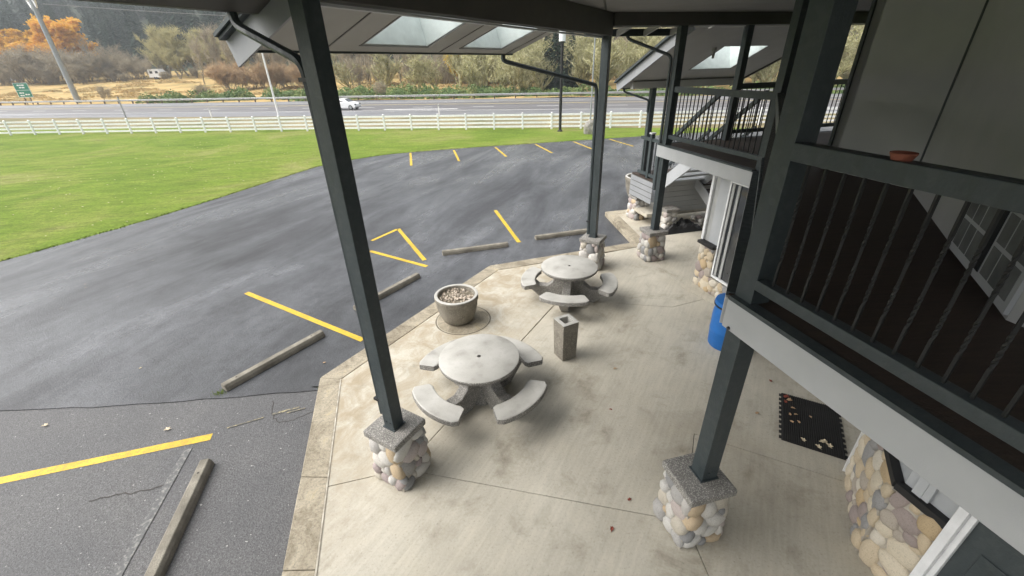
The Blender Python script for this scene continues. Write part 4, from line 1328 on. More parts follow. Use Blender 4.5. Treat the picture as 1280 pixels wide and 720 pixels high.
for u, v, s, k in ((-.30, -.12, .055, 2), (-.34, -.18, .05, 2), (-.42, -.06, .045, 2), (-.38, .10, .04, 2)):
    p = mc + mu * u + mv * v
    leaf(p.x, p.y, 0.026, s, k, 'pale cream fallen leaf on the black rubber mat', 'pale leaves on the mat')
for x, y, s, k, lab in (
        (0.98, 2.72, .035, 1, 'small dark red leaf on the patio left of the near right pier'),
        (1.25, 3.05, .03, 1, 'small dark red leaf on the patio just behind the near right pier'),
        (3.35, 4.3, .035, 0, 'small brown leaf on the patio left of the black mat'),
        (0.25, 6.0, .03, 0, 'small brown leaf on the patio joint between the planter and the ash bin'),
        (1.62, 5.35, .035, 0, 'small brown leaf on the patio right of the ash bin'),
        (1.35, 4.45, .025, 1, 'small dark leaf alone in the middle of the open patio'),
        (3.9, 4.95, .035, 1, 'small red brown leaf just beyond the far end of the black mat')):
    leaf(x, y, 0.008, s, k, lab, 'leaves on the patio')
for x, y, s, k, lab in (
        (-5.0, 4.45, .05, 2, 'pale leaf on the grey asphalt above the end of the long yellow line'),
        (-6.9, 4.6, .045, 2, 'pale leaf on the grey asphalt near the left edge, below the seam'),
        (-3.3, 5.9, .03, 0, 'small tan leaf on the dark asphalt beside the wheel stop at the seam'),
        (-3.2, 8.2, .03, 2, 'small pale leaf on the dark asphalt beyond the left front post'),
        (-6.5, 5.9, .03, 2, 'small pale leaf alone on the dark asphalt at the left')):
    leaf(x, y, LOT + 0.006, s, k, lab, 'leaves on the asphalt')
# moss tuft at the end of a wheel stop
b = MB()
for k in range(90):
    x, y = q.gauss(0, .05), q.gauss(0, .04)
    b.add([(x - .006, y, 0), (x + .006, y, 0), (x + q.gauss(0, .015), y + q.gauss(0, .015), q.uniform(.02, .06))], [(0, 1, 2)])
o = b.build('moss_tuft', MAT['grass'])
o.location = (-4.70, 5.19, LOT - 0.01)
o['kind'] = 'stuff'
o['label'] = 'green moss tuft at the end of a wheel stop'

# ================================================================== LAWN FIXTURES
fl = [(-100, 45.5), (-70, 43.7), (-42, 42.2), (-17.5, 40.1), (-2.3, 38.0), (5, 37.0), (14, 36.6), (34, 36.2)]
pts = []
acc = 0.0
for (x0, y0), (x1, y1) in zip(fl, fl[1:]):
    L_ = math.hypot(x1 - x0, y1 - y0)
    s = acc
    while s < L_:
        pts.append((x0 + (x1 - x0) * s / L_, y0 + (y1 - y0) * s / L_))
        s += 2.42
    acc = s - L_
fence = thing('rail_fence', (-10, 39.1, -0.4), 0, 'long white four rail fence between the lawn and the highway', 'fence')
def fz(x, y):
    w = x * RW.x + y * RW.y
    return ground_z(w)
q = random.Random(2)
for k, (x, y) in enumerate(pts):
    z = fz(x, y)
    MB().box((x, y, z + 0.61), 0.13, 0.13, 1.30).build('post', MAT['vinyl'], fence)
    MB().add([(x - .08, y - .08, z + 1.262), (x + .08, y - .08, z + 1.262), (x + .08, y + .08, z + 1.262), (x - .08, y + .08, z + 1.262), (x, y, z + 1.32)], [(0, 1, 4), (1, 2, 4), (2, 3, 4), (3, 0, 4), (3, 2, 1, 0)]).build('post_cap', MAT['vinyl'], fence)
for k in range(0, len(pts) - 1, 2):
    a, b_ = pts[k], pts[min(k + 2, len(pts) - 1)]
    for h in (0.22, 0.52, 0.82, 1.12):
        MB().beam((a[0], a[1], fz(*a) + h), (b_[0], b_[1], fz(*b_) + h), 0.05, 0.14).build('rail', MAT['vinyl'], fence)

lp = thing('lamp_post', (4.16, 35.15, -0.35), 0, 'black lamp post with a pale lantern on the lawn by the fence', 'lamp post')
MB().tube([(0, 0, 0), (0, 0, 6.2)], 0.11, 12).build('pole', MAT['iron'], lp, world=False, smooth=True)
MB().lathe([(0, 0), (.22, 0), (.22, .08), (.14, .16)], 14).build('foot', MAT['iron'], lp, world=False)
MB().lathe([(0, 6.2), (.24, 6.2), (.24, 6.95), (0, 6.95)], 16).build('lantern', MAT['frost'], lp, world=False)
MB().lathe([(0, 6.95), (.28, 6.95), (.26, 7.1), (0, 7.2)], 16).build('hood', MAT['iron'], lp, world=False)
fp = thing('flagpole', (6.12, 33.0, -0.25), 0, 'slim grey pole in a mound of grey rock on the lawn', 'pole')
MB().tube([(0, 0, 0), (0, 0, 9.5)], [.06, .04], 8).build('pole', MAT['steel'], fp, world=False, smooth=True)
MB().lathe([(0, 9.5), (.07, 9.55), (.05, 9.63), (0, 9.65)], 10).build('finial', MAT['steel'], fp, world=False)
rk = MB()
bm = bmesh.new(); bmesh.ops.create_icosphere(bm, subdivisions=3, radius=1)
for v in bm.verts:
    v.co *= 1 + .35 * noise.noise(v.co * 1.6)
rk.v = [(v.co.x * .42, v.co.y * .38, v.co.z * .62 + .35) for v in bm.verts]; rk.f = [tuple(v.index for v in f.verts) for f in bm.faces]; bm.free()
rk.build('rock', MAT['mortar'], fp, world=False)
# thin bare shrub by the landing
# ================================================================== HIGHWAY FURNITURE
gr = thing('guardrail', tuple(rw(-40, 79.5)), 0, 'long steel guardrail along the far edge of the highway', 'guardrail')
prof = [(0, .45), (.05, .50), (.05, .55), (0, .60), (0, .63), (.05, .68), (.05, .73), (0, .78)]
r0 = -170
while r0 < 110:
    b = MB()
    vs = []
    for r in (r0, r0 + 19.9):
        for o_, h in prof:
            vs.append(rw(r, 79.4 - o_, h))
    m_ = len(prof)
    b.add(vs, [(k, k + 1, m_ + k + 1, m_ + k) for k in range(m_ - 1)])
    b.build('steel_beam', MAT['galv'], gr)
    r0 += 20
for k in range(74):
    r = -168 + k * 3.8
    MB().box(rw(r, 79.55, .32), 0.18, 0.2, 0.9, R(-12.5)).build('post', MAT['timber'], gr)

sg = thing('road_sign', tuple(rw(-136.6, 84.5)), R(-12.5 + 10), 'green road sign with two white panels of text beyond the guardrail', 'road sign')
MB().box((0, 0, 3.2), 3.6, 0.06, 3.1).build('panel', MAT['signgreen'], sg, world=False)
for x in (-0.7, 0.7):
    MB().box((x, 0.10, 1.6), 0.15, 0.15, 3.6).build('leg', MAT['timber'], sg, world=False)
for z in (1.68, 3.2, 4.72):
    MB().box((0, -0.036, z), 3.5, 0.012, 0.07).build('border_line', MAT['whiteline'], sg, world=False)
for x in (-1.75, 1.75):
    MB().box((x, -0.036, 3.2), 0.07, 0.012, 3.0).build('border_line', MAT['whiteline'], sg, world=False)
for z, x0, ws in ((4.25, -.9, (.5, .35, .6)), (3.75, -.6, (.5, .7)), (2.6, -1.2, (.6, .4)), (2.25, 0.1, (.5, .5)), (2.05, -1.2, (.5, .35))):
    x = x0
    for w_ in ws:
        MB().box((x + w_ / 2, -0.036, z), w_, 0.012, 0.26).build('lettering', MAT['whiteline'], sg, world=False)
        x += w_ + .12

up = thing('utility_pole', tuple(rw(-126.5, 88)), R(-40), 'tall grey steel utility pole with a crossarm beyond the highway', 'utility pole')
MB().tube([(0, 0, -1), (0, 0, 27)], [.62, .36], 14).build('pole', MAT['steel'], up, world=False, smooth=True)
MB().tube([(-7, 0, 21.4), (7, 0, 20.9)], .12, 8).build('crossarm', MAT['steel'], up, world=False)
for x, s in ((-5.6, 1), (5.6, -1)):
    MB().tube([(x, 0, 21.2), (x + s * 2.4, 0, 19.3)], .16, 8).build('insulator', MAT['whiteline'], up, world=False)
    MB().tube([(x + s * 2.4, 0, 19.3), (x + s * 3.8, 0, 20.9)], .2, 8).build('insulator', MAT['galv'], up, world=False)
def wire(a, b, sag, label):
    a, b = Vector(a), Vector(b)
    pts = []
    for i in range(21):
        t = i / 20
        p = a.lerp(b, t)
        p.z -= sag * 4 * t * (1 - t)
        pts.append(p)
    tag(MB().tube(pts, .07, 5).build('power_line', MAT['galv'], smooth=True), label, 'wire', 'power lines')
bp_ = rw(-126.5, 88)
far = rw(-70, 230)
wire((bp_.x + 4.0, bp_.y - 2, 19.0), (far.x, far.y, 26), 2.0, 'power line running right from the steel pole crossarm, lower one')
wire((bp_.x, bp_.y, 25.0), (far.x, far.y - 2, 36), 2.0, 'power line running right from the steel pole, upper one')
wl_ = thing('light_pole', tuple(rw(-41.97, 51.6)), 0, 'slender pale light pole on the verge left of the front post', 'light pole')
MB().tube([(0, 0, 0), (0, 0, 10.5)], [.14, .08], 10).build('pole', MAT['vinyl'], wl_, world=False, smooth=True)
MB().tube([(0, 0, 10.3), (0.6, 0.8, 10.8), (1.3, 1.8, 10.9)], .05, 8).build('arm', MAT['vinyl'], wl_, world=False, smooth=True)
MB().box((1.5, 2.1, 10.9), .5, .25, .12, R(52)).build('lamp_head', MAT['galv'], wl_, world=False)
for r, w_, h, mname, lab in ((-64.8, 50.0, 2.7, 'steel', 'grey roadside marker post left of the sign side of the verge'), (-51.0, 50.2, 1.15, 'vinyl', 'white roadside marker post on the verge behind the lawn fence'), (-19.3, 50.3, 1.3, 'vinyl', 'white roadside marker post right of the front post')):
    t = thing('marker_post', tuple(rw(r, w_)), 0, lab, 'marker post', 'roadside marker posts')
    MB().box((0, 0, h / 2), .14, .09, h).build('blade', MAT[mname], t, world=False)
    MB().box((0, -.05, h - .14), .09, .012, .16).build('reflector', MAT['galv'], t, world=False)

# white car on the highway
def car(p, rz, label):
    t = thing('car', tuple(p), rz, label, 'car')
    side = [(-2.15, .35), (-2.2, .75), (-2.05, 1.0), (-1.55, 1.08), (-.95, 1.42), (-.2, 1.5), (.45, 1.44), (1.1, 1.05), (1.75, .92), (2.1, .72), (2.18, .45), (2.1, .28), (-2.0, .28)]
    b = MB()
    n = len(side)
    rows = []
    for y, k, kz in ((-.86, .96, 0), (-.80, 1, .0), (.80, 1, .0), (.86, .96, 0)):
        rows.append([(x * k, y * (0.80 if z > 1.1 else 1), z if z < .5 else z * (1 if abs(y) < .85 else .985)) for x, z in side])
    b.v = [v for r_ in rows for v in r_]
    b.f = [(i * n + k, (i + 1) * n + k, (i + 1) * n + (k + 1) % n, i * n + (k + 1) % n) for i in range(3) for k in range(n)] + [tuple(range(n)), tuple(range(4 * n - 1, 3 * n - 1, -1))]
    b.build('body', MAT['carwhite'], t, world=False, bevel=.03)
    for y in (-1, 1):
        MB().add([(-1.3, y * .845, 1.06), (-.85, y * .70, 1.37), (.4, y * .70, 1.38), (.95, y * .845, 1.06)], [(0, 1, 2, 3)] if y < 0 else [(3, 2, 1, 0)]).build('side_window', MAT['glass'], t, world=False)
        for x in (-1.35, 1.4):
            w_ = MB().tube([(x, y * .70, .32), (x, y * .885, .32)], .32, 18).build('wheel', MAT['tyre'], t, world=False)
            MB().tube([(x, y * .884, .32), (x, y * .895, .32)], .2, 14).build('rim', MAT['steel'], w_, world=False)
        MB().box((2.04, y * .62, .72), .22, .34, .14).build('headlight', MAT['glass'], t, world=False)
    MB().add([(.50, -.62, 1.445), (1.1, -.74, 1.07), (1.1, .74, 1.07), (.50, .62, 1.445)], [(0, 1, 2, 3)]).build('windscreen', MAT['glass'], t, world=False)
    return t
car(rw(-37.4, 60.0, 0.012), R(-12.5), 'white car driving on the highway, half hidden by the front post')
def trailer(p, rz, l, label):
    t = thing('trailer', tuple(p), rz, label, 'trailer')
    b = MB()
    prof = [(-l / 2, .6), (-l / 2, 3.0), (-l / 2 + .4, 3.4), (l / 2 - .9, 3.4), (l / 2, 2.4), (l / 2, .6)]
    b.v = [(x, y, z) for y in (-1.2, 1.2) for x, z in prof]
    b.f = [(5, 4, 3, 2, 1, 0), (6, 7, 8, 9, 10, 11)] + [(k, k + 1 if k < 5 else 0, 6 + (k + 1) % 6, 6 + k) for k in range(6)]
    b.build('body', MAT['carwhite'], t, world=False)
    for x in (-l / 4, l / 5):
        MB().box((x, -1.21, 2.3), 1.2, .03, .8).build('window', MAT['glass'], t, world=False)
    for x in (-.5, .5):
        MB().tube([(x, -1.25, .4), (x, -.9, .4)], .4, 12).build('wheel', MAT['tyre'], t, world=False)
trailer(rw(-243, 148), R(-20), 12, 'white trailer at the left edge of the far field')
trailer(rw(-262, 150), R(5), 10, 'white trailer half out of the frame at far left')
trailer(rw(-166, 146), R(-12), 5.5, 'small white camper between the bushes across the field')

# ================================================================== VEGETATION
def twig(b, p, d, l, w):
    """thin flat sliver"""
    d = d.normalized()
    s = d.orthogonal().normalized()
    s = Matrix.Rotation(random.random() * 6.28, 3, d) @ s
    b.add([p - s * w, p + s * w, p + d * l], [(0, 1, 2)])
def branchy(seed, h, spread, levels, nb, up, mat_t, mat_c, twigs, tl, tw, trunk_r, stems=1, leaf=0, leafsize=.3, droop=0.0, low=0.15):
    """tree as two meshes: limbs and fine crown"""
    random.seed(seed)
    tb, cb = MB(), MB()
    def grow(p, d, l, r, lev):
        n = 4
        pts, rad = [p.copy()], [r]
        for i in range(n):
            d = (d + Vector((random.gauss(0, .16), random.gauss(0, .16), up * .12 - droop * .1))).normalized()
            p = p + d * l / n
            pts.append(p.copy()); rad.append(r * (1 - .55 * (i + 1) / n))
        (tb if lev <= 1 else cb).tube(pts, rad, 5 if lev == 0 else 3, cap=False)
        if lev < levels:
            k = nb if lev > 0 else int(nb * 1.6)
            for i in range(k):
                t = random.uniform(low if lev == 0 else .2, 1.0)
                j = min(int(t * n), n - 1)
                q = pts[j].lerp(pts[j + 1], t * n - j)
                a = random.uniform(0, 6.28)
                out = Vector((math.cos(a), math.sin(a), 0)) * spread + Vector((0, 0, up * random.uniform(.3, 1.0))) + d * .45
                grow(q, out.normalized(), l * random.uniform(.38, .62) * (1.15 - .45 * t if lev == 0 else 1), rad[j] * .6, lev + 1)
        else:
            for i in range(twigs):
                t = random.uniform(.1, 1)
                j = min(int(t * n), n - 1)
                q = pts[j].lerp(pts[j + 1], t * n - j)
                v = Vector((random.gauss(0, 1), random.gauss(0, 1), random.gauss(up * .6, .7))).normalized() + d * .6
                twig(cb, q, v, tl * random.uniform(.5, 1.3), tw)
                if leaf:
                    for _ in range(leaf):
                        c = q + v.normalized() * tl * random.uniform(0, 1) + Vector((random.gauss(0, .3), random.gauss(0, .3), random.gauss(0, .3)))
                        u = Vector((random.gauss(0, 1), random.gauss(0, 1), random.gauss(0, 1))).normalized() * leafsize * random.uniform(.6, 1.3)
                        w_ = u.orthogonal().normalized() * leafsize * .6
                        cb.add([c - u, c + w_, c + u, c - w_], [(0, 1, 2, 3)])
    for s in range(stems):
        a = random.uniform(0, 6.28)
        tilt = 0.05 if stems == 1 else random.uniform(.05, .6)
        base = Vector((math.cos(a), math.sin(a), 0)) * (0 if stems == 1 else random.uniform(0, (.28 if stems > 5 else .06) * h))
        d = Vector((math.cos(a) * tilt, math.sin(a) * tilt, 1)).normalized()
        grow(base, d, h * (.72 if stems == 1 else random.uniform(.5, .75)), trunk_r, 0)
    zt_ = max(v[2] for v in cb.v)
    for bb_ in (tb, cb):
        bb_.v = [(x * h / zt_, y * h / zt_, z * h / zt_) for x, y, z in bb_.v]
    return tb.mesh('trunk', mat_t), cb.mesh('crown', mat_c), h
def conifer_mesh(seed, h, rad, mat, dens=1.0):
    random.seed(seed)
    tb, cb = MB(), MB()
    tb.tube([(0, 0, 0), (0, 0, h)], [h * .014, .03], 6, cap=False)
    z = h * .06
    while z < h * .99:
        f = 1 - z / h
        L_ = rad * (f ** .8) * random.uniform(.8, 1.15) + .15
        k = int((7 + 5 * f) * dens)
        a0 = random.random() * 6
        for i in range(k):
            a = a0 + 6.283 * i / k + random.uniform(-.25, .25)
            l = L_ * random.uniform(.6, 1.1)
            d, s = Vector((math.cos(a), math.sin(a), 0)), Vector((-math.sin(a), math.cos(a), 0))
            p = Vector((0, 0, z + random.uniform(-.2, .2)))
            dr = l * random.uniform(.25, .5)
            w_ = l * .26
            mid = p + d * l * .55 - Z * dr * .3
            cb.add([p, mid + s * w_, p + d * l - Z * dr, mid - s * w_, mid - Z * w_ * .9], [(0, 1, 2), (0, 2, 3), (0, 4, 2)])
            for _ in range(2):
                t = random.uniform(.3, .95)
                q_ = p + d * l * t - Z * dr * t * t
                sd2 = s * random.choice((-1, 1)) * w_ * random.uniform(.7, 1.3)
                cb.add([q_ - d * .1 * l, q_ + sd2 + d * .12 * l - Z * .1 * l, q_ + d * .14 * l], [(0, 1, 2)])
        z += h * .026 * (0.7 + f)
    return tb.mesh('trunk', MAT['timber']), cb.mesh('crown', mat), h
KIND = {
    'maple': [branchy(11 + i, 20, 1.0, 2, 7, .55, MAT['barkgrey'], MAT['orange'], 10, 1.6, .05, .45, leaf=9, leafsize=.55, low=.25) for i in range(2)],
    'brush': [branchy(31 + i, 12, .7, 2, 5, 1.0, MAT['barkgrey'], MAT['barktwig'], 9, 2.0, .04, .10, stems=12, low=.03) for i in range(3)],
    'bare': [branchy(41 + i, 17, .5, 3, 5, 1.1, MAT['barkgrey'], MAT['barktwig'], 4, 1.6, .04, .2, low=.12) for i in range(3)],
    'olive': [branchy(51 + i, 20, .6, 3, 6, 1.0, MAT['barkgrey'], MAT['olive'], 6, 2.0, .07, .3, stems=2, low=.05) for i in range(3)],
    'brownbrush': [branchy(61 + i, 8, .8, 2, 6, .9, MAT['barkgrey'], MAT['brown'], 10, 1.3, .03, .06, stems=14, low=.02) for i in range(2)],
    'mossy': [branchy(71 + i, 10, .9, 3, 5, .7, MAT['moss'], MAT['moss'], 2, .8, .05, .24, stems=3, low=.03, leaf=0) for i in range(4)],
    'yellow': [branchy(81, 9, .6, 2, 6, .8, MAT['barkgrey'], MAT['yellowleaf'], 10, .9, .03, .16, leaf=5, leafsize=.22, low=.1)],
    'conifer': [conifer_mesh(91 + i, 16, 3.2, MAT['conifer']) for i in range(2)],
    'lonebush': [branchy(95, 4.4, .7, 2, 5, .9, MAT['barkgrey'], MAT['barktwig'], 6, .9, .02, .05, stems=6, low=.3)],
}
TREES = [('maple', -229.4, 160, 25.4), ('maple', -251.2, 162, 21.7), ('maple', -221.9, 164, 18.5), ('maple', -265.6, 160, 22.9),
 ('brush', -235.6, 146, 14.7), ('brush', -221.7, 143, 15.3), ('brush', -218.2, 146, 16.0), ('brush', -202.4, 142, 12.6), ('brush', -200.2, 146, 14.1), ('brush', -187.9, 144, 11.6), ('brush', -184.2, 147, 13.5), ('brush', -174.8, 146, 11.7),
 ('bare', -206.9, 156, 19.0), ('bare', -202.9, 157, 17.7), ('bare', -194.2, 155, 16.4), ('bare', -191.5, 157, 13.5),
 ('olive', -166.1, 150, 20.6), ('olive', -158.0, 152, 21.5), ('olive', -146.6, 150, 18.8), ('olive', -140.3, 153, 17.0), ('olive', -156.7, 146, 13.9),
 ('brownbrush', -104.0, 112, 9.2), ('brownbrush', -98.8, 114, 7.4), ('brownbrush', -90.6, 112, 8.4), ('brownbrush', -85.7, 114, 8.6), ('brownbrush', -79.4, 113, 7.7),
 ('bare', -124.6, 140, 18.5), ('bare', -115.0, 138, 16.9), ('bare', -108.9, 140, 17.8), ('bare', -100.8, 138, 17.4), ('bare', -87.1, 132, 17.7), ('bare', -85.2, 136, 17.8), ('bare', -77.5, 130, 17.2), ('bare', -76.6, 136, 17.4), ('bare', -69.6, 131, 16.9), ('bare', -67.4, 135, 17.0), ('bare', -60.8, 130, 16.5), ('bare', -59.1, 136, 16.7), ('bare', -52.7, 131, 16.2), ('bare', -50.2, 135, 16.2),
 ('mossy', -62.9, 106, 9.4), ('mossy', -53.6, 104, 9.8), ('mossy', -43.8, 102, 9.1), ('mossy', -39.7, 104, 9.3), ('yellow', -37.2, 110, 8.6),
 ('mossy', -27.0, 92, 8.3), ('mossy', -22.4, 92, 10.1), ('mossy', -16.9, 89, 9.5), ('mossy', -13.2, 93, 10.1), ('conifer', -10.6, 96, 15.5), ('conifer', -8.0, 99, 13.0), ('conifer', -13.0, 99, 13.0),
 ('mossy', -5.3, 94, 10.6), ('mossy', -1.6, 90, 11.0), ('mossy', 2.4, 95, 11.6), ('mossy', 5.4, 90, 10.0), ('mossy', 11.3, 92, 11.7), ('mossy', 17.2, 90, 11.9), ('mossy', 22.6, 88, 9.3), ('mossy', 28.3, 92, 10.4), ('mossy', 33.4, 90, 11.2), ('mossy', 36.2, 88, 11.0), ('mossy', 41.3, 90, 11.9),
 ('lonebush', -119.6, 90, 4.5), ('lonebush', -89.4, 88, 4.4), ('lonebush', -45.3, 86, 4.2)]
TL = {'maple': ('maple_tree', 'large orange leaved autumn tree at the far left beyond the field', 'orange autumn trees'),
      'brush': ('brush_shrub', 'grey brown leafless shrub below the orange trees across the field', 'leafless shrubs across the field'),
      'bare': ('bare_tree', 'slender grey leafless tree standing in the wood beyond the field', 'leafless trees beyond the field'),
      'olive': ('olive_tree', 'tall olive yellow twiggy tree in front of the dark forest', 'olive yellow trees'),
      'brownbrush': ('brown_shrub', 'rounded reddish brown shrub at the edge of the straw field', 'rounded brown shrubs'),
      'mossy': ('mossy_tree', 'moss covered pale leafless tree just beyond the guardrail', 'mossy trees behind the guardrail'),
      'yellow': ('yellow_tree', 'small golden yellow tree among the mossy trees', None),
      'conifer': ('conifer_tree', 'dark green conifer rising behind the mossy trees', 'conifers behind the mossy trees'),
      'lonebush': ('bare_bush', 'small leafless bush just behind the guardrail', 'small bushes by the guardrail')}
q = random.Random(21)
def plant(kind, r, w, h, sx=None):
    tm, cm, h0 = q.choice(KIND[kind])
    h = h + old_z(w) - ground_z(w)
    nm, lab, grp = TL[kind]
    t = thing(nm, tuple(rw(r, w, -0.1)), q.uniform(0, 6.28), lab, 'tree' if 'tree' in nm else 'shrub', grp)
    s = h / h0
    wx = (sx or 1.0) * s
    t.scale = (wx, wx, s)
    inst(tm, 'trunk', t, Matrix())
    inst(cm, 'crown', t, Matrix())
    return t
for k, r, w, h in TREES:
    h *= {'brush': 1.12, 'maple': 1.06}.get(k, 1.0)
    plant(k, r, w, h, {'maple': 1.25, 'olive': 1.25, 'mossy': 1.15, 'brush': 1.5, 'brownbrush': 1.35}.get(k))
# extra mossy wood filling the bank to the right
def mesh_of(k):
    out = []
    for tm, cm, h0 in KIND[k]:
        v = [tuple(x.co) for x in tm.vertices]; f = [tuple(p.vertices) for p in tm.polygons]
        k0 = len(v)
        v += [tuple(x.co) for x in cm.vertices]; f += [tuple(i_ + k0 for i_ in p.vertices) for p in cm.polygons]
        out.append((v, f))
    return out
FILL = {'mossy': [(rw(-34 + i * 2.6 + q.uniform(-1, 1), 96 + q.uniform(0, 16), -.3), q.uniform(1.0, 1.4), q.uniform(0, 6.28), i % 4) for i in range(38)],
        'bare': [(rw(-66 + i * 5 + q.uniform(-2, 2), 112 + q.uniform(0, 12), -.3), q.uniform(.8, 1.1), q.uniform(0, 6.28), i % 3) for i in range(27)],
        'brush': [(rw(-68 + i * 3.2 + q.uniform(-2, 2), 112 + q.uniform(0, 10), -.3), q.uniform(.5, .75), q.uniform(0, 6.28), i % 3) for i in range(34)]}
for r, w, h in ((-212, 140, 11), (-228, 139, 12), (-193, 139, 10), (-243, 141, 13), (-180, 142, 9), (-168, 150, 8), (-173, 139, 6), (-208, 138, 8), (-232, 137, 9), (-158, 142, 6), (-149, 146, 7), (-140, 143, 6), (-134, 146, 7)):
    plant('brush', r, w, h, 1.3)
for r, w, h in ((-172, 154, 19), (-151, 156, 20), (-134, 152, 17), (-128, 149, 15)):
    plant('olive', r, w, h, 1.3)

def mass(name, label, items, meshes, mat):
    """a wood too far off to count: joined real trees"""
    b = MB()
    for (p, s, rz, k) in items:
        v, f = meshes[k]
        c, sn = math.cos(rz), math.sin(rz)
        b.add([(p.x + s * (x * c - y * sn), p.y + s * (x * sn + y * c), p.z + s * z) for x, y, z in v], f)
    o = b.build(name, mat)
    o['kind'] = 'stuff'
    o['label'] = label
    return o
mass('mossy_wood', 'tangled mossy wood massed on the bank behind the guardrail', FILL['mossy'], mesh_of('mossy'), MAT['moss'])
mass('twiggy_wood', 'grey twiggy wood massed behind the mossy trees', FILL['bare'], mesh_of('bare'), MAT['barktwig'])
mass('undergrowth', 'low brown leafless undergrowth at the foot of the wood', FILL['brush'], mesh_of('brush'), MAT['barktwig'])
cms = []
for i in range(3):
    tm, cm, h0 = conifer_mesh(101 + i, 24, 4.2, MAT['coniferfar'], dens=.55)
    cms.append(([tuple(v.co) for v in cm.vertices], [tuple(p.vertices) for p in cm.polygons]))
items = []
for i in range(900):
    w = 182 + 190 * q.random() ** 1.2
    r = q.uniform(-430, 150)
    items.append((rw(r, w, -1), q.uniform(.7, 1.25), q.uniform(0, 6.28), q.randrange(3)))
mass('conifer_forest', 'dark conifer forest covering the far hillside', items, cms, MAT['coniferfar'])
bms = []
for i in range(2):
    tm, cm, h0 = branchy(201 + i, 15, .55, 2, 6, 1.1, MAT['barkgrey'], MAT['barktwig'], 9, 2.2, .07, .2, low=.2)
    v = [tuple(x.co) for x in tm.vertices]; f = [tuple(p.vertices) for p in tm.polygons]
    k0 = len(v)
    v += [tuple(x.co) for x in cm.vertices]; f += [tuple(i_ + k0 for i_ in p.vertices) for p in cm.polygons]
    bms.append((v, f))
items = [(rw(q.uniform(-130, 130), 126 + 46 * q.random(), -.5), q.uniform(.9, 1.35), q.uniform(0, 6.28), q.randrange(2)) for i in range(230)]
mass('leafless_wood', 'grey brown leafless wood massed behind the field', items, bms, MAT['barktwig'])

def leafmass(name, label, spots, mat, nleaf, ls):
    b = MB()
    for r, w, rx, rwid, h in spots:
        c0 = rw(r, w)
        for k in range(nleaf):
            a, t, e = q.uniform(0, 6.28), math.sqrt(q.random()), q.random()
            x, y = rx * t * math.cos(a), rwid * t * math.sin(a)
            zz = h * (1 - t * t) * (.35 + .65 * e) + q.uniform(-.1, .15)
            p = c0 + RD * x + RW * y + Z * zz
            u = Vector((q.gauss(0, 1), q.gauss(0, 1), q.gauss(0, .6))).normalized() * ls * q.uniform(.6, 1.4)
            v = u.orthogonal().normalized() * ls * .55
            b.add([p - u, p + v, p + u, p - v], [(0, 1, 2, 3)])
    o = b.build(name, mat)
    o['kind'] = 'stuff'
    o['label'] = label
spots = []
for i in range(60):
    r = -100 + i * 1.35 + q.uniform(-1, 1)
    spots.append((r, 83.5 + q.uniform(0, 10), q.uniform(2, 3.6), q.uniform(1.5, 3), q.uniform(1.5, 2.9)))
for i in range(40):
    spots.append((-24 + i * 1.8, 84.5 + q.uniform(0, 4), q.uniform(1.6, 3), q.uniform(1.5, 2.5), q.uniform(1.0, 2.2)))
leafmass('bramble_thicket', 'green bramble thicket along the back of the guardrail', spots, MAT['bramble'], 380, .24)
spots = [(q.uniform(-190, -20), q.uniform(88, 140), q.uniform(2, 6), q.uniform(1, 2.5), q.uniform(.3, .8)) for i in range(130)]
leafmass('dry_grass', 'dry straw coloured grass in the field', spots, MAT['straw'], 120, .3)

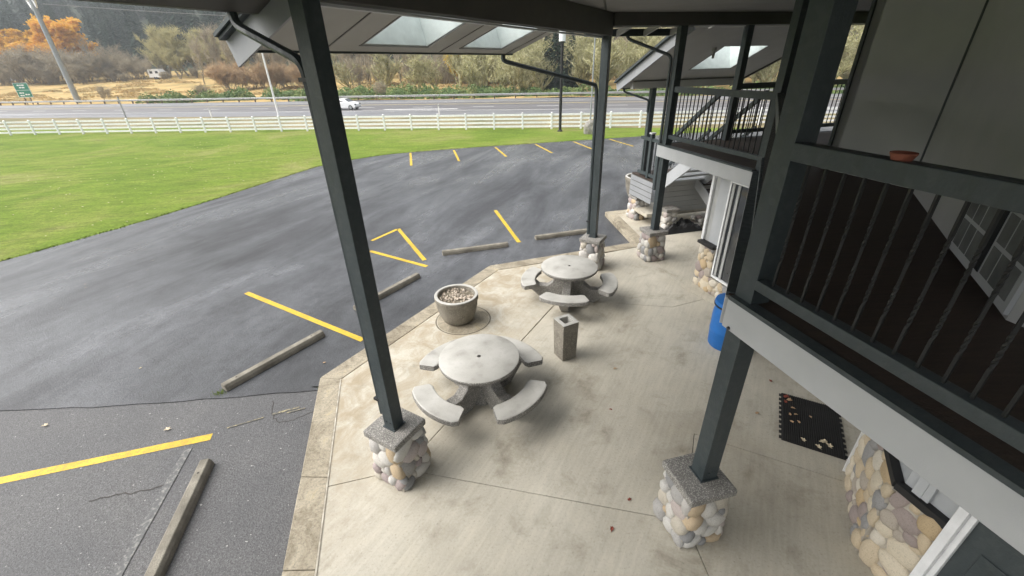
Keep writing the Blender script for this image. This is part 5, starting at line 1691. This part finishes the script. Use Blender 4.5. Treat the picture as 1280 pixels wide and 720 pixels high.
# ragged grass and fallen leaves along the edge of the lot
b, b2 = MB(), MB()
for (x0, y0), (x1, y1) in zip(lawn_edge, lawn_edge[1:]):
    n = int(math.hypot(x1 - x0, y1 - y0) * 90)
    for k in range(n):
        t_ = q.random()
        x, y = x0 + (x1 - x0) * t_ + q.gauss(-.03, .05), y0 + (y1 - y0) * t_ + q.gauss(.03, .05)
        a, h, w = q.uniform(0, 6.28), q.uniform(.02, .06), q.uniform(.01, .02)
        dx, dy = math.cos(a) * w, math.sin(a) * w
        b.add([(x - dx, y - dy, LOT - .03), (x + dx, y + dy, LOT - .03), (x + q.gauss(0, .03), y + q.gauss(0, .03), LOT + h)], [(0, 1, 2)])
for k in range(260):
    y = q.uniform(8, 34)
    x = q.uniform(-26, -9)
    u, v = q.uniform(.02, .05), q.uniform(.015, .03)
    z = fz(x, y) + .02
    b2.add([(x - u, y, z), (x, y - v, z + .02), (x + u, y, z), (x, y + v, z + .015)], [(0, 1, 2, 3)])
o = b.build('edge_grass', MAT['grass']); o['kind'] = 'stuff'; o['label'] = 'ragged grass along the edge of the lot'
o = b2.build('lawn_leaves', MAT['leafpale']); o['kind'] = 'stuff'; o['label'] = 'pale leaves scattered on the lawn'
# damp autumn air over the valley
hz = MB().box((0, 150, 48.5), 1700, 1400, 103).build('haze', bpy.data.materials.new('haze'))
hz['kind'] = 'stuff'
hm = hz.data.materials[0]
hm.use_nodes = True
hm.node_tree.nodes.clear()
ho = hm.node_tree.nodes.new('ShaderNodeOutputMaterial')
hv = hm.node_tree.nodes.new('ShaderNodeVolumePrincipled')
hv.inputs['Color'].default_value = (0.86, 0.91, 0.95, 1)
hv.inputs['Density'].default_value = HAZE
hm.node_tree.links.new(hv.outputs[0], ho.inputs['Volume'])

ORD = ['leftmost', 'second from left', 'third from left', 'fourth from left', 'fifth from left', 'sixth from left', 'seventh from left', 'eighth from left', 'ninth from left', 'tenth from left',
       'eleventh from left', 'twelfth from left', 'thirteenth from left', 'fourteenth from left', 'fifteenth from left', 'sixteenth from left', 'seventeenth from left', 'eighteenth from left', 'nineteenth from left', 'twentieth from left']
for nm, lab, grp in TL.values():
    if not grp:
        continue
    g = sorted([o for o in bpy.data.objects if o.get('group') == grp], key=lambda o: o.location.x / o.location.y)
    for k, o in enumerate(g):
        place = ORD[k] if k < len(ORD) and (k < len(g) - 1 or len(g) < 3) else ('rightmost' if k == len(g) - 1 else ORD[-1])
        o['label'] = lab.rsplit(' the ', 1)[0] + ' the ' + lab.rsplit(' the ', 1)[1] + ', ' + place
